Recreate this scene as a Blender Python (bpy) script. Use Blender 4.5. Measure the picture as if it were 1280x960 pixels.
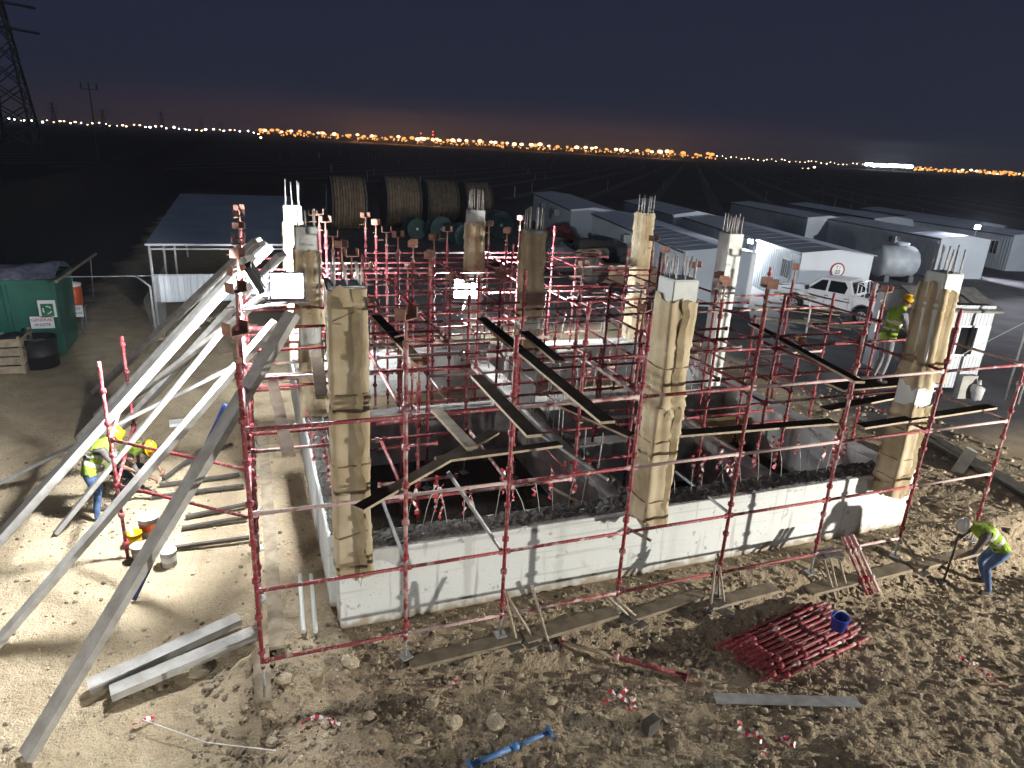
import bpy, bmesh, math, random
import numpy as np
from mathutils import Vector, Matrix

rnd = random.Random(7)
sc = bpy.context.scene
COL = sc.collection
for o in list(bpy.data.objects):
    bpy.data.objects.remove(o, do_unlink=True)

# ---------------------------------------------------------------- camera
# World axes follow the building: X along the front wall, Y into the depth, Z up. Metres.
CAM = np.array([0.0, 0.0, 6.3])
FPX = 860.0
_slope = 70.0 / 1280.0
_roll = math.atan(_slope)
_d = (480 - (148 + _slope * 640)) * math.cos(_roll)
_pitch = math.atan(_d / FPX)
_up = np.array([math.sin(_roll) * math.cos(_pitch), -math.cos(_roll) * math.cos(_pitch), -math.sin(_pitch)])
_v = np.array([2990 - 640, 148 + _slope * 2990 - 480, FPX])
_X = _v - _up * _up.dot(_v); _X /= np.linalg.norm(_X)
_Y = np.cross(_up, _X)
RW = np.stack([_X, _Y, _up], 0)

cam_d = bpy.data.cameras.new('camera')
cam_d.sensor_width = 36.0
cam_d.lens = 36.0 * FPX / 1280.0
cam_d.clip_end = 20000
cam = bpy.data.objects.new('camera', cam_d); COL.objects.link(cam)
_r, _u, _b = RW @ [1, 0, 0], RW @ [0, -1, 0], RW @ [0, 0, -1]
cam.matrix_world = Matrix(((_r[0], _u[0], _b[0], CAM[0]), (_r[1], _u[1], _b[1], CAM[1]), (_r[2], _u[2], _b[2], CAM[2]), (0, 0, 0, 1)))
sc.camera = cam

# ---------------------------------------------------------------- sky, added night fill, exposure
w = bpy.data.worlds.new('World'); sc.world = w; w.use_nodes = True
nt = w.node_tree; nt.nodes.clear()
out = nt.nodes.new('ShaderNodeOutputWorld'); bg = nt.nodes.new('ShaderNodeBackground')
sky = nt.nodes.new('ShaderNodeTexSky'); sky.sky_type = 'NISHITA'; sky.sun_disc = False
sky.sun_elevation = math.radians(-6); sky.sun_rotation = math.radians(200)
skys = nt.nodes.new('ShaderNodeVectorMath'); skys.operation = 'SCALE'; skys.inputs['Scale'].default_value = 0.10
nt.links.new(sky.outputs[0], skys.inputs[0])
tc = nt.nodes.new('ShaderNodeTexCoord'); sep = nt.nodes.new('ShaderNodeSeparateXYZ')
nt.links.new(tc.outputs['Generated'], sep.inputs[0])
ab = nt.nodes.new('ShaderNodeMath'); ab.operation = 'ABSOLUTE'; nt.links.new(sep.outputs['Z'], ab.inputs[0])
ramp = nt.nodes.new('ShaderNodeValToRGB'); cr = ramp.color_ramp
cr.elements[0].position = 0.0; cr.elements[0].color = (0.026, 0.025, 0.037, 1)
cr.elements[1].position = 1.0; cr.elements[1].color = (0.012, 0.016, 0.033, 1)
for p, c in ((0.035, (0.020, 0.024, 0.044)), (0.10, (0.019, 0.023, 0.045)), (0.25, (0.016, 0.021, 0.042))):
    e = cr.elements.new(p); e.color = (*c, 1)
nt.links.new(ab.outputs[0], ramp.inputs[0])
addn = nt.nodes.new('ShaderNodeVectorMath'); addn.operation = 'ADD'
nt.links.new(skys.outputs[0], addn.inputs[0]); nt.links.new(ramp.outputs[0], addn.inputs[1])
# town glow: broad warm tint low in the sky toward the far lamps
gd = RW @ np.array([560 - 640.0, 178 - 480.0, FPX]); gd = gd / np.linalg.norm(gd)
dt = nt.nodes.new('ShaderNodeVectorMath'); dt.operation = 'DOT_PRODUCT'; nt.links.new(tc.outputs['Generated'], dt.inputs[0]); dt.inputs[1].default_value = tuple(gd)
gm = nt.nodes.new('ShaderNodeMapRange'); gm.interpolation_type = 'SMOOTHSTEP'; nt.links.new(dt.outputs['Value'], gm.inputs[0]); gm.inputs[1].default_value = 0.80; gm.inputs[2].default_value = 1.0
em = nt.nodes.new('ShaderNodeMapRange'); em.interpolation_type = 'SMOOTHERSTEP'; nt.links.new(ab.outputs[0], em.inputs[0]); em.inputs[1].default_value = 0.075; em.inputs[2].default_value = 0.0
gp = nt.nodes.new('ShaderNodeMath'); gp.operation = 'MULTIPLY'; nt.links.new(gm.outputs[0], gp.inputs[0]); nt.links.new(em.outputs[0], gp.inputs[1])
gc = nt.nodes.new('ShaderNodeVectorMath'); gc.operation = 'SCALE'; gc.inputs[0].default_value = (0.030, 0.009, 0.003); nt.links.new(gp.outputs[0], gc.inputs['Scale'])
ad2 = nt.nodes.new('ShaderNodeVectorMath'); ad2.operation = 'ADD'; nt.links.new(addn.outputs[0], ad2.inputs[0]); nt.links.new(gc.outputs[0], ad2.inputs[1])
nt.links.new(ad2.outputs[0], bg.inputs[0]); bg.inputs[1].default_value = 0.85
nt.links.new(bg.outputs[0], out.inputs[0])

fill_d = bpy.data.lights.new('night_fill', 'SUN'); fill_d.energy = 0.13; fill_d.angle = math.radians(6); fill_d.color = (0.75, 0.85, 1.0)  # faint sun lamp added as fill for roofs and gables, no moon known
fill_sun = bpy.data.objects.new('night_fill', fill_d); COL.objects.link(fill_sun)
fill_sun.rotation_euler = (math.radians(55), 0, math.radians(20))

sc.view_settings.view_transform = 'Standard'; sc.view_settings.look = 'None'
sc.view_settings.exposure = 0.0; sc.view_settings.gamma = 1.0
sc.view_settings.use_curve_mapping = False
sc.render.engine = 'CYCLES'
sc.cycles.use_denoising = True
sc.cycles.max_bounces = 5; sc.cycles.diffuse_bounces = 3; sc.cycles.glossy_bounces = 2
sc.cycles.sample_clamp_indirect = 4.0
sc.cycles.caustics_reflective = False; sc.cycles.caustics_refractive = False

# ---------------------------------------------------------------- pixel to place
def ray(px, py):
    return RW @ np.array([px - 640.0, py - 480.0, FPX])
def PZ(px, py, z=0.0):
    r = ray(px, py); return Vector(CAM + r * ((z - CAM[2]) / r[2]))
def PX(px, py, x):
    r = ray(px, py); return Vector(CAM + r * ((x - CAM[0]) / r[0]))
def PY(px, py, y):
    r = ray(px, py); return Vector(CAM + r * ((y - CAM[1]) / r[1]))

# ---------------------------------------------------------------- numpy value noise
def _hash(ix, iy, s):
    h = (ix.astype(np.int64) * 374761393 + iy.astype(np.int64) * 668265263 + s * 974711) & 0x7fffffff
    h = ((h ^ (h >> 13)) * 1274126177) & 0x7fffffff
    return ((h ^ (h >> 16)) & 0xffff) / 65535.0
def vnoise(x, y, s=0):
    x = np.asarray(x, float); y = np.asarray(y, float)
    ix = np.floor(x); iy = np.floor(y); fx = x - ix; fy = y - iy
    fx = fx * fx * (3 - 2 * fx); fy = fy * fy * (3 - 2 * fy)
    a = _hash(ix, iy, s); b = _hash(ix + 1, iy, s); c = _hash(ix, iy + 1, s); d = _hash(ix + 1, iy + 1, s)
    return (a + (b - a) * fx) * (1 - fy) + (c + (d - c) * fx) * fy - 0.5
def sstep(a, b, t):
    t = np.clip((np.asarray(t, float) - a) / (b - a), 0, 1); return t * t * (3 - 2 * t)

def gz_smooth(x, y):
    x = np.asarray(x, float); y = np.asarray(y, float)
    left = 1 - sstep(-1.2, 0.3, x)
    front = -0.45 * (1 - sstep(6.5, 7.75, y))
    leftz = -0.42 * (1 - sstep(5.5, 12.0, y))
    z = front * (1 - left) + leftz * left
    z = z - 0.25 * sstep(17, 21, x + 0.1 * y)                       # yard a little lower
    z = z + 0.22 * np.exp(-((x - 1.0) / 1.2) ** 2 - ((y - 6.35) / 0.42) ** 2)  # spoil heap before the front wall
    z = z + 0.12 * np.exp(-((x - 2.6) / 0.9) ** 2 - ((y - 5.9) / 0.5) ** 2)
    return z
def gz(x, y):
    """height of the ground sheet"""
    x = np.asarray(x, float); y = np.asarray(y, float)
    z = gz_smooth(x, y)
    rough = (1 - sstep(7.4, 8.2, y)) * sstep(-2.5, 0.2, x)
    rough = np.maximum(rough, (1 - sstep(8.0, 10.5, y)) * (1 - sstep(0.4, 0.9, x)) * sstep(-4.5, -2.0, x) * 0.75)
    rough = np.maximum(rough, sstep(11.2, 12.0, x) * (1 - sstep(15.5, 17, x)) * (1 - sstep(14, 17, y)))
    rough = np.maximum(rough, 0.3) * (1 - 0.75 * sstep(16.5, 18.5, x)) * (1 - sstep(25, 40, y) * 0.6)
    n = 0.09 * vnoise(x * 0.9, y * 0.9, 1) + 0.06 * vnoise(x * 2.3, y * 2.3, 2) + 0.045 * vnoise(x * 5.1, y * 5.1, 3) + 0.07 * (np.abs(vnoise(x * 8.3 + y * 2, y * 8.3 - x * 2, 4)) - 0.15) + 0.035 * vnoise(x * 17, y * 17, 5)
    return z + 0.55 * rough * n
def gzf(x, y): return float(gz(x, y))
def G(px, py):
    """where the pixel's ray meets the ground"""
    z = 0.0
    for _ in range(12):
        p = PZ(px, py, z); z = 0.5 * z + 0.5 * float(gz(p.x, p.y))
    p = PZ(px, py, z); return Vector((p.x, p.y, gzf(p.x, p.y)))

# ---------------------------------------------------------------- object helpers
WL = {}
def link(name, me, mat=None, parent=None, loc=(0, 0, 0), rot=None):
    o = bpy.data.objects.new(name, me); COL.objects.link(o)
    if mat is not None and me is not None and not me.materials:
        for m in (mat if isinstance(mat, (list, tuple)) else [mat]): me.materials.append(m)
    l = Vector(loc); WL[o] = l
    if parent is not None:
        o.parent = parent; o.location = l - WL[parent]
    else:
        o.location = l
    if rot is not None: o.rotation_euler = rot
    return o
def tag(o, label, cat=None, group=None, kind=None):
    if label: o['label'] = label
    if cat: o['category'] = cat
    if group: o['group'] = group
    if kind: o['kind'] = kind
    return o
def thing(name, label, cat, loc=(0, 0, 0), group=None):
    return tag(link(name, None, None, None, loc), label, cat, group)
def rel(parent, local):
    """world location of a local offset under an unrotated parent"""
    return WL[parent] + Vector(local)
def copy_tree(o, parent=None):
    c = o.copy(); COL.objects.link(c); c.parent = parent
    WL[c] = Vector(WL.get(o, (0, 0, 0)))
    for ch in list(o.children): copy_tree(ch, c)
    return c

def frame(d, hint=(0, 0, 1)):
    d = Vector(d).normalized(); h = Vector(hint)
    if abs(d.dot(h)) > 0.98: h = Vector((1, 0, 0)) if abs(d.x) < 0.9 else Vector((0, 1, 0))
    s = d.cross(h).normalized(); u = s.cross(d).normalized()
    return d, s, u

class MB:
    def __init__(self): self.v = []; self.f = []; self.m = []; self.s = []
    def add(self, vs, fs, mi=0, smooth=False):
        k = len(self.v); self.v += [tuple(v) for v in vs]
        for f in fs: self.f.append(tuple(i + k for i in f)); self.m.append(mi); self.s.append(smooth)
        return self
    def box(self, c, size, mi=0, M=None):
        c = Vector(c); hx, hy, hz = [s / 2 for s in size]
        vs = [Vector((x, y, z)) for x in (-hx, hx) for y in (-hy, hy) for z in (-hz, hz)]
        if M is not None: vs = [M @ v for v in vs]
        vs = [v + c for v in vs]
        return self.add(vs, [(0, 1, 3, 2), (4, 6, 7, 5), (0, 4, 5, 1), (2, 3, 7, 6), (0, 2, 6, 4), (1, 5, 7, 3)], mi)
    def bar(self, a, b, wid, th, hint=(0, 0, 1), mi=0):
        a = Vector(a); b = Vector(b); d, s, u = frame(b - a, hint)
        vs = [p + s * x * wid / 2 + u * y * th / 2 for p in (a, b) for x in (-1, 1) for y in (-1, 1)]
        return self.add(vs, [(0, 1, 3, 2), (4, 6, 7, 5), (0, 4, 5, 1), (2, 3, 7, 6), (0, 2, 6, 4), (1, 5, 7, 3)], mi)
    def tube(self, pts, r, n=8, mi=0, cap=True, smooth=True):
        pts = [Vector(p) for p in pts]; rs = r if isinstance(r, (list, tuple)) else [r] * len(pts)
        vs = []; fs = []; prev = None
        for i, p in enumerate(pts):
            d = (pts[min(i + 1, len(pts) - 1)] - pts[max(i - 1, 0)])
            d, s, u = frame(d, prev if prev is not None else (0.13, 0.21, 1)); prev = u
            for k in range(n):
                a = 2 * math.pi * k / n; vs.append(p + (s * math.cos(a) + u * math.sin(a)) * rs[i])
        for i in range(len(pts) - 1):
            for k in range(n):
                k2 = (k + 1) % n; fs.append((i * n + k, i * n + k2, (i + 1) * n + k2, (i + 1) * n + k))
        self.add(vs, fs, mi, smooth)
        if cap:
            self.add([], [], mi); b = len(self.v) - len(vs)
            self.f.append(tuple(b + k for k in reversed(range(n)))); self.m.append(mi); self.s.append(False)
            e = b + (len(pts) - 1) * n
            self.f.append(tuple(e + k for k in range(n))); self.m.append(mi); self.s.append(False)
        return self
    def prism(self, poly, ax, lo, hi, mi=0):
        """poly: list of (a,b) in the plane without axis ax"""
        n = len(poly)
        def mk(a, b, t): return {0: (t, a, b), 1: (a, t, b), 2: (a, b, t)}[ax]
        vs = [mk(a, b, lo) for a, b in poly] + [mk(a, b, hi) for a, b in poly]
        fs = [tuple(reversed(range(n))), tuple(range(n, 2 * n))] + [(i, (i + 1) % n, (i + 1) % n + n, i + n) for i in range(n)]
        return self.add(vs, fs, mi)
    def sphere(self, c, r, seg=12, rings=8, mi=0, sc3=(1, 1, 1)):
        c = Vector(c); vs = []; fs = []
        for i in range(rings + 1):
            t = math.pi * i / rings
            for k in range(seg):
                a = 2 * math.pi * k / seg
                vs.append(c + Vector((r * sc3[0] * math.sin(t) * math.cos(a), r * sc3[1] * math.sin(t) * math.sin(a), r * sc3[2] * math.cos(t))))
        for i in range(rings):
            for k in range(seg):
                k2 = (k + 1) % seg; fs.append((i * seg + k, (i + 1) * seg + k, (i + 1) * seg + k2, i * seg + k2))
        return self.add(vs, fs, mi, True)
    def mesh(self, name):
        me = bpy.data.meshes.new(name); me.from_pydata(self.v, [], self.f)
        me.polygons.foreach_set('material_index', self.m); me.polygons.foreach_set('use_smooth', self.s)
        bm = bmesh.new(); bm.from_mesh(me); bmesh.ops.recalc_face_normals(bm, faces=bm.faces); bm.to_mesh(me); bm.free()
        me.update(); return me
    def build(self, name, mat, parent=None, loc=(0, 0, 0), rot=None):
        return link(name, self.mesh(name), mat, parent, loc, rot)
    def build_world(self, name, mat, parent=None):
        """vertices given in world space; origin set to the parent's or the mesh's base"""
        if parent is not None: o = WL[parent]
        else:
            a = np.array(self.v); o = Vector((a[:, 0].mean(), a[:, 1].mean(), a[:, 2].min()))
        self.v = [(x - o.x, y - o.y, z - o.z) for x, y, z in self.v]
        return link(name, self.mesh(name), mat, parent, o)

# ---------------------------------------------------------------- materials
def mat(name, col, rough=0.7, col2=None, scale=6.0, bump=0.0, bscale=30.0, metal=0.0, detail=5.0, lo=0.35, hi=0.65, rand=0.0, spec=0.4, stretch=None, col3=None, scale3=1.5, objspace=True, dist=0.0, emit=None, estr=0.0):
    m = bpy.data.materials.new(name); m.use_nodes = True; nt = m.node_tree; N = nt.nodes; L = nt.links
    b = N['Principled BSDF']; b.inputs['Roughness'].default_value = rough; b.inputs['Metallic'].default_value = metal
    b.inputs['Specular IOR Level'].default_value = spec
    tcn = N.new('ShaderNodeTexCoord'); vec = tcn.outputs['Object']
    if not objspace:
        gn = N.new('ShaderNodeNewGeometry'); vec = gn.outputs['Position']
    if stretch:
        mp = N.new('ShaderNodeMapping'); mp.inputs['Scale'].default_value = stretch; L.new(vec, mp.inputs['Vector']); vec = mp.outputs[0]
    cur = None
    def noise(s, d=detail):
        n = N.new('ShaderNodeTexNoise'); n.inputs['Scale'].default_value = s; n.inputs['Detail'].default_value = d; n.inputs['Distortion'].default_value = dist
        L.new(vec, n.inputs['Vector']); return n.outputs['Fac']
    def mix(f, a, bb):
        mx = N.new('ShaderNodeMix'); mx.data_type = 'RGBA'
        L.new(f, mx.inputs[0])
        for i, c in ((6, a), (7, bb)):
            if hasattr(c, 'is_linked'): L.new(c, mx.inputs[i])
            else: mx.inputs[i].default_value = (*c, 1)
        return mx.outputs[2]
    def rng(f, a, bb):
        r = N.new('ShaderNodeMapRange'); r.inputs[1].default_value = a; r.inputs[2].default_value = bb; L.new(f, r.inputs[0]); return r.outputs[0]
    if col2 is not None: cur = mix(rng(noise(scale), lo, hi), col, col2)
    if col3 is not None: cur = mix(rng(noise(scale3, 3), 0.45, 0.62), cur if cur is not None else col, col3)
    if rand > 0:
        oi = N.new('ShaderNodeObjectInfo'); hs = N.new('ShaderNodeHueSaturation')
        r = rng(oi.outputs['Random'], 0, 1)
        r2 = N.new('ShaderNodeMapRange'); r2.inputs[3].default_value = 1 - rand; r2.inputs[4].default_value = 1 + rand; L.new(oi.outputs['Random'], r2.inputs[0])
        L.new(r2.outputs[0], hs.inputs['Value'])
        if cur is not None: L.new(cur, hs.inputs['Color'])
        else: hs.inputs['Color'].default_value = (*col, 1)
        cur = hs.outputs[0]
    if cur is not None: L.new(cur, b.inputs['Base Color'])
    else: b.inputs['Base Color'].default_value = (*col, 1)
    if bump > 0:
        bp = N.new('ShaderNodeBump'); bp.inputs['Strength'].default_value = 1.0; bp.inputs['Distance'].default_value = bump
        L.new(noise(bscale, 6), bp.inputs['Height']); L.new(bp.outputs[0], b.inputs['Normal'])
    if emit:
        b.inputs['Emission Color'].default_value = (*emit, 1); b.inputs['Emission Strength'].default_value = estr
    return m
# ---------------------------------------------------------------- materials in use
M = {}
M['soil'] = mat('soil', (0.30, 0.225, 0.145), 0.95, (0.17, 0.125, 0.08), 1.3, 0.03, 26, col3=(0.235, 0.19, 0.135), scale3=5, objspace=False, spec=0.1)
def stone_mat():
    m = mat('stone', (0.50, 0.43, 0.32), 0.9, (0.31, 0.25, 0.17), 9, 0.01, 60, rand=0.3, spec=0.15)
    nt = m.node_tree; N = nt.nodes; L = nt.links; b = N['Principled BSDF']; src = b.inputs['Base Color'].links[0].from_socket
    gn = N.new('ShaderNodeNewGeometry'); hs = N.new('ShaderNodeHueSaturation'); r = N.new('ShaderNodeMapRange'); r.inputs[3].default_value = 0.45; r.inputs[4].default_value = 1.35
    L.new(gn.outputs['Random Per Island'], r.inputs[0]); L.new(r.outputs[0], hs.inputs['Value']); L.new(src, hs.inputs['Color']); L.new(hs.outputs[0], b.inputs['Base Color']); return m
M['stone'] = stone_mat()
M['stone_old'] = mat('stone', (0.42, 0.37, 0.29), 0.9, (0.25, 0.20, 0.14), 9, 0.01, 60, rand=0.35, spec=0.15)
M['white_conc'] = mat('painted_concrete', (0.66, 0.69, 0.66), 0.85, (0.50, 0.51, 0.48), 3.0, 0.004, 45, lo=0.5, hi=0.8, col3=(0.58, 0.60, 0.57), scale3=0.8, objspace=False)
M['conc'] = mat('concrete', (0.40, 0.39, 0.36), 0.9, (0.27, 0.26, 0.24), 4.0, 0.006, 50, objspace=False)
M['rough_conc'] = mat('rough_concrete', (0.17, 0.16, 0.145), 0.95, (0.09, 0.085, 0.08), 18, 0.02, 40, objspace=False, spec=0.1)
M['burlap'] = mat('burlap', (0.54, 0.46, 0.32), 0.95, (0.46, 0.385, 0.255), 2.6, 0.0035, 160, col3=(0.40, 0.32, 0.20), scale3=1.6, rand=0.08, spec=0.1)
M['burlap_fold'] = mat('burlap_fold', (0.50, 0.41, 0.26), 0.95, (0.36, 0.28, 0.16), 6, 0.004, 90, spec=0.1)
M['rope'] = mat('rope', (0.16, 0.11, 0.06), 0.95, (0.24, 0.17, 0.10), 20)
M['rebar'] = mat('rebar', (0.55, 0.55, 0.53), 0.6, (0.34, 0.30, 0.27), 14, metal=0.1)
M['timber'] = mat('timber', (0.46, 0.455, 0.43), 0.85, (0.33, 0.315, 0.285), 5, 0.003, 40, stretch=(1, 1, 1), rand=0.12, spec=0.2)
M['old_timber'] = mat('old_timber', (0.34, 0.29, 0.21), 0.9, (0.21, 0.17, 0.12), 5, 0.004, 40, rand=0.15, spec=0.2)
M['film_ply'] = mat('film_faced_ply', (0.034, 0.026, 0.021), 0.95, (0.055, 0.043, 0.034), 5, rand=0.2, spec=0.0)
M['ply_edge'] = mat('ply_edge', (0.45, 0.37, 0.27), 0.85, (0.33, 0.26, 0.18), 12)
M['galv'] = mat('galvanised', (0.50, 0.52, 0.53), 0.5, (0.36, 0.37, 0.37), 8, metal=0.4)
M['black'] = mat('black_plastic', (0.012, 0.012, 0.014), 0.6)
M['tape_r'] = mat('tape_red', (0.55, 0.03, 0.05), 0.5)
M['tape_w'] = mat('tape_white', (0.75, 0.72, 0.70), 0.5)

def plaster():
    m = mat('wall_paint', (0.66, 0.69, 0.67), 0.85, (0.57, 0.59, 0.57), 1.1, 0.003, 60, lo=0.45, hi=0.75, objspace=False)
    nt = m.node_tree; N = nt.nodes; L = nt.links; b = N['Principled BSDF']; src = b.inputs['Base Color'].links[0].from_socket
    gn = N.new('ShaderNodeNewGeometry')
    def lay(src, stretch, scale, lo, hi, col, detail=5, amt=1.0):
        mp = N.new('ShaderNodeMapping'); mp.inputs['Scale'].default_value = stretch; L.new(gn.outputs['Position'], mp.inputs['Vector'])
        n = N.new('ShaderNodeTexNoise'); n.inputs['Scale'].default_value = scale; n.inputs['Detail'].default_value = detail; L.new(mp.outputs[0], n.inputs['Vector'])
        r = N.new('ShaderNodeMapRange'); r.inputs[1].default_value = lo; r.inputs[2].default_value = hi; r.inputs[4].default_value = amt; L.new(n.outputs['Fac'], r.inputs[0])
        mx = N.new('ShaderNodeMix'); mx.data_type = 'RGBA'; L.new(r.outputs[0], mx.inputs[0]); L.new(src, mx.inputs[6]); mx.inputs[7].default_value = (*col, 1); return mx.outputs[2]
    src = lay(src, (1, 1, 0.07), 9, 0.60, 0.72, (0.36, 0.36, 0.34), 6, 0.75)      # drip streaks
    src = lay(src, (1, 1, 1), 7, 0.64, 0.70, (0.34, 0.34, 0.33), 3, 0.8)          # patched holes
    src = lay(src, (1, 1, 1), 38, 0.66, 0.72, (0.25, 0.25, 0.24), 2, 0.8)         # pits
    src = lay(src, (0.35, 1, 9), 1.6, 0.60, 0.66, (0.50, 0.52, 0.50), 2, 0.7)     # shutter board lines
    sp = N.new('ShaderNodeSeparateXYZ'); L.new(gn.outputs['Position'], sp.inputs[0])
    n = N.new('ShaderNodeTexNoise'); n.inputs['Scale'].default_value = 5; n.inputs['Detail'].default_value = 6; L.new(gn.outputs['Position'], n.inputs['Vector'])
    ma = N.new('ShaderNodeMath'); ma.operation = 'MULTIPLY_ADD'; L.new(n.outputs['Fac'], ma.inputs[0]); ma.inputs[1].default_value = -0.5; L.new(sp.outputs['Z'], ma.inputs[2])
    r = N.new('ShaderNodeMapRange'); r.inputs[1].default_value = -0.10; r.inputs[2].default_value = -0.22; L.new(ma.outputs[0], r.inputs[0])
    mx = N.new('ShaderNodeMix'); mx.data_type = 'RGBA'; L.new(r.outputs[0], mx.inputs[0]); L.new(src, mx.inputs[6]); mx.inputs[7].default_value = (0.36, 0.31, 0.24, 1)   # mud splash along the foot
    L.new(mx.outputs[2], b.inputs['Base Color']); return m
M['plaster'] = plaster()
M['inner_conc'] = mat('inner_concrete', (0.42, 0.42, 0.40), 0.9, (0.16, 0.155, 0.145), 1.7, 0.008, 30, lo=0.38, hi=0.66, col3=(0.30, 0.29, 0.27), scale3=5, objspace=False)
def red_paint(name, worn):
    m = mat(name, (0.29, 0.034, 0.044), 0.6, (0.19, 0.025, 0.033), 7, rand=0.2)
    nt = m.node_tree; N = nt.nodes; L = nt.links; b = N['Principled BSDF']
    src = b.inputs['Base Color'].links[0].from_socket
    oi = N.new('ShaderNodeObjectInfo'); tcn = N.new('ShaderNodeTexCoord'); n = N.new('ShaderNodeTexNoise'); n.inputs['Scale'].default_value = 5; n.inputs['Detail'].default_value = 6
    L.new(tcn.outputs['Object'], n.inputs['Vector'])
    ad = N.new('ShaderNodeMath'); ad.operation = 'MULTIPLY_ADD'; L.new(oi.outputs['Random'], ad.inputs[0]); ad.inputs[1].default_value = 0.42; L.new(n.outputs['Fac'], ad.inputs[2])
    r = N.new('ShaderNodeMapRange'); r.inputs[1].default_value = 0.98 - worn; r.inputs[2].default_value = 1.08 - worn; L.new(ad.outputs[0], r.inputs[0])
    mx = N.new('ShaderNodeMix'); mx.data_type = 'RGBA'; L.new(r.outputs[0], mx.inputs[0]); L.new(src, mx.inputs[6]); mx.inputs[7].default_value = (0.50, 0.36, 0.34, 1)
    n2 = N.new('ShaderNodeTexNoise'); n2.inputs['Scale'].default_value = 26; n2.inputs['Detail'].default_value = 4; L.new(tcn.outputs['Object'], n2.inputs['Vector'])
    r2 = N.new('ShaderNodeMapRange'); r2.inputs[1].default_value = 0.56; r2.inputs[2].default_value = 0.66; r2.inputs[4].default_value = 0.8; L.new(n2.outputs['Fac'], r2.inputs[0])
    m2 = N.new('ShaderNodeMix'); m2.data_type = 'RGBA'; L.new(r2.outputs[0], m2.inputs[0]); L.new(mx.outputs[2], m2.inputs[6]); m2.inputs[7].default_value = (0.30, 0.25, 0.22, 1)
    L.new(m2.outputs[2], b.inputs['Base Color'])
    return m
M['red'] = red_paint('red_scaffold_paint', 0.12)
M['red_worn'] = red_paint('worn_red_scaffold_paint', 0.34)
M['head'] = mat('fork_head', (0.40, 0.24, 0.17), 0.7, (0.30, 0.13, 0.10), 10, rand=0.3)

# ---------------------------------------------------------------- ground: one sheet, fine near the site, coarse to the horizon
def axis(lo, hi, step, far_lo, far_hi, g=1.16):
    c = list(np.arange(lo, hi + step / 2, step)); s = step; a = c[0]
    left = []
    while a > far_lo: s *= g; a -= s; left.append(a)
    s = step; b = c[-1]; right = []
    while b < far_hi: s *= g; b += s; right.append(b)
    return np.array(left[::-1] + c + right)
xs = axis(-5.2, 12.6, 0.036, -9000, 9000); ys = axis(3.4, 9.2, 0.036, -400, 9000)
GX, GY = np.meshgrid(xs, ys)
far = sstep(60, 140, np.hypot(GX, GY))
GZ = gz(GX, GY) * (1 - far) - 0.25 * far
# long sand bank beside the dark track on the far left
def bank(x, y):
    cx = -15.0 + 0.0085 * np.maximum(y - 45, 0) ** 1.18 - 0.02 * (y - 45)
    return 1.6 * np.exp(-((x - cx + 3) / 2.2) ** 2) * sstep(22, 34, y) * (1 - sstep(320, 420, y))
GZ = GZ + bank(GX, GY)
verts = np.stack([GX.ravel(), GY.ravel(), GZ.ravel()], 1)
nx, ny = len(xs), len(ys)
idx = np.arange(nx * ny).reshape(ny, nx)
quads = np.stack([idx[:-1, :-1].ravel(), idx[:-1, 1:].ravel(), idx[1:, 1:].ravel(), idx[1:, :-1].ravel()], 1)
me = bpy.data.meshes.new('ground')
me.vertices.add(len(verts)); me.vertices.foreach_set('co', verts.ravel())
me.loops.add(quads.size); me.loops.foreach_set('vertex_index', quads.ravel())
me.polygons.add(len(quads)); me.polygons.foreach_set('loop_start', np.arange(0, quads.size, 4)); me.polygons.foreach_set('loop_total', np.full(len(quads), 4))
me.polygons.foreach_set('use_smooth', np.ones(len(quads), bool))
me.update(); me.validate()
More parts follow.
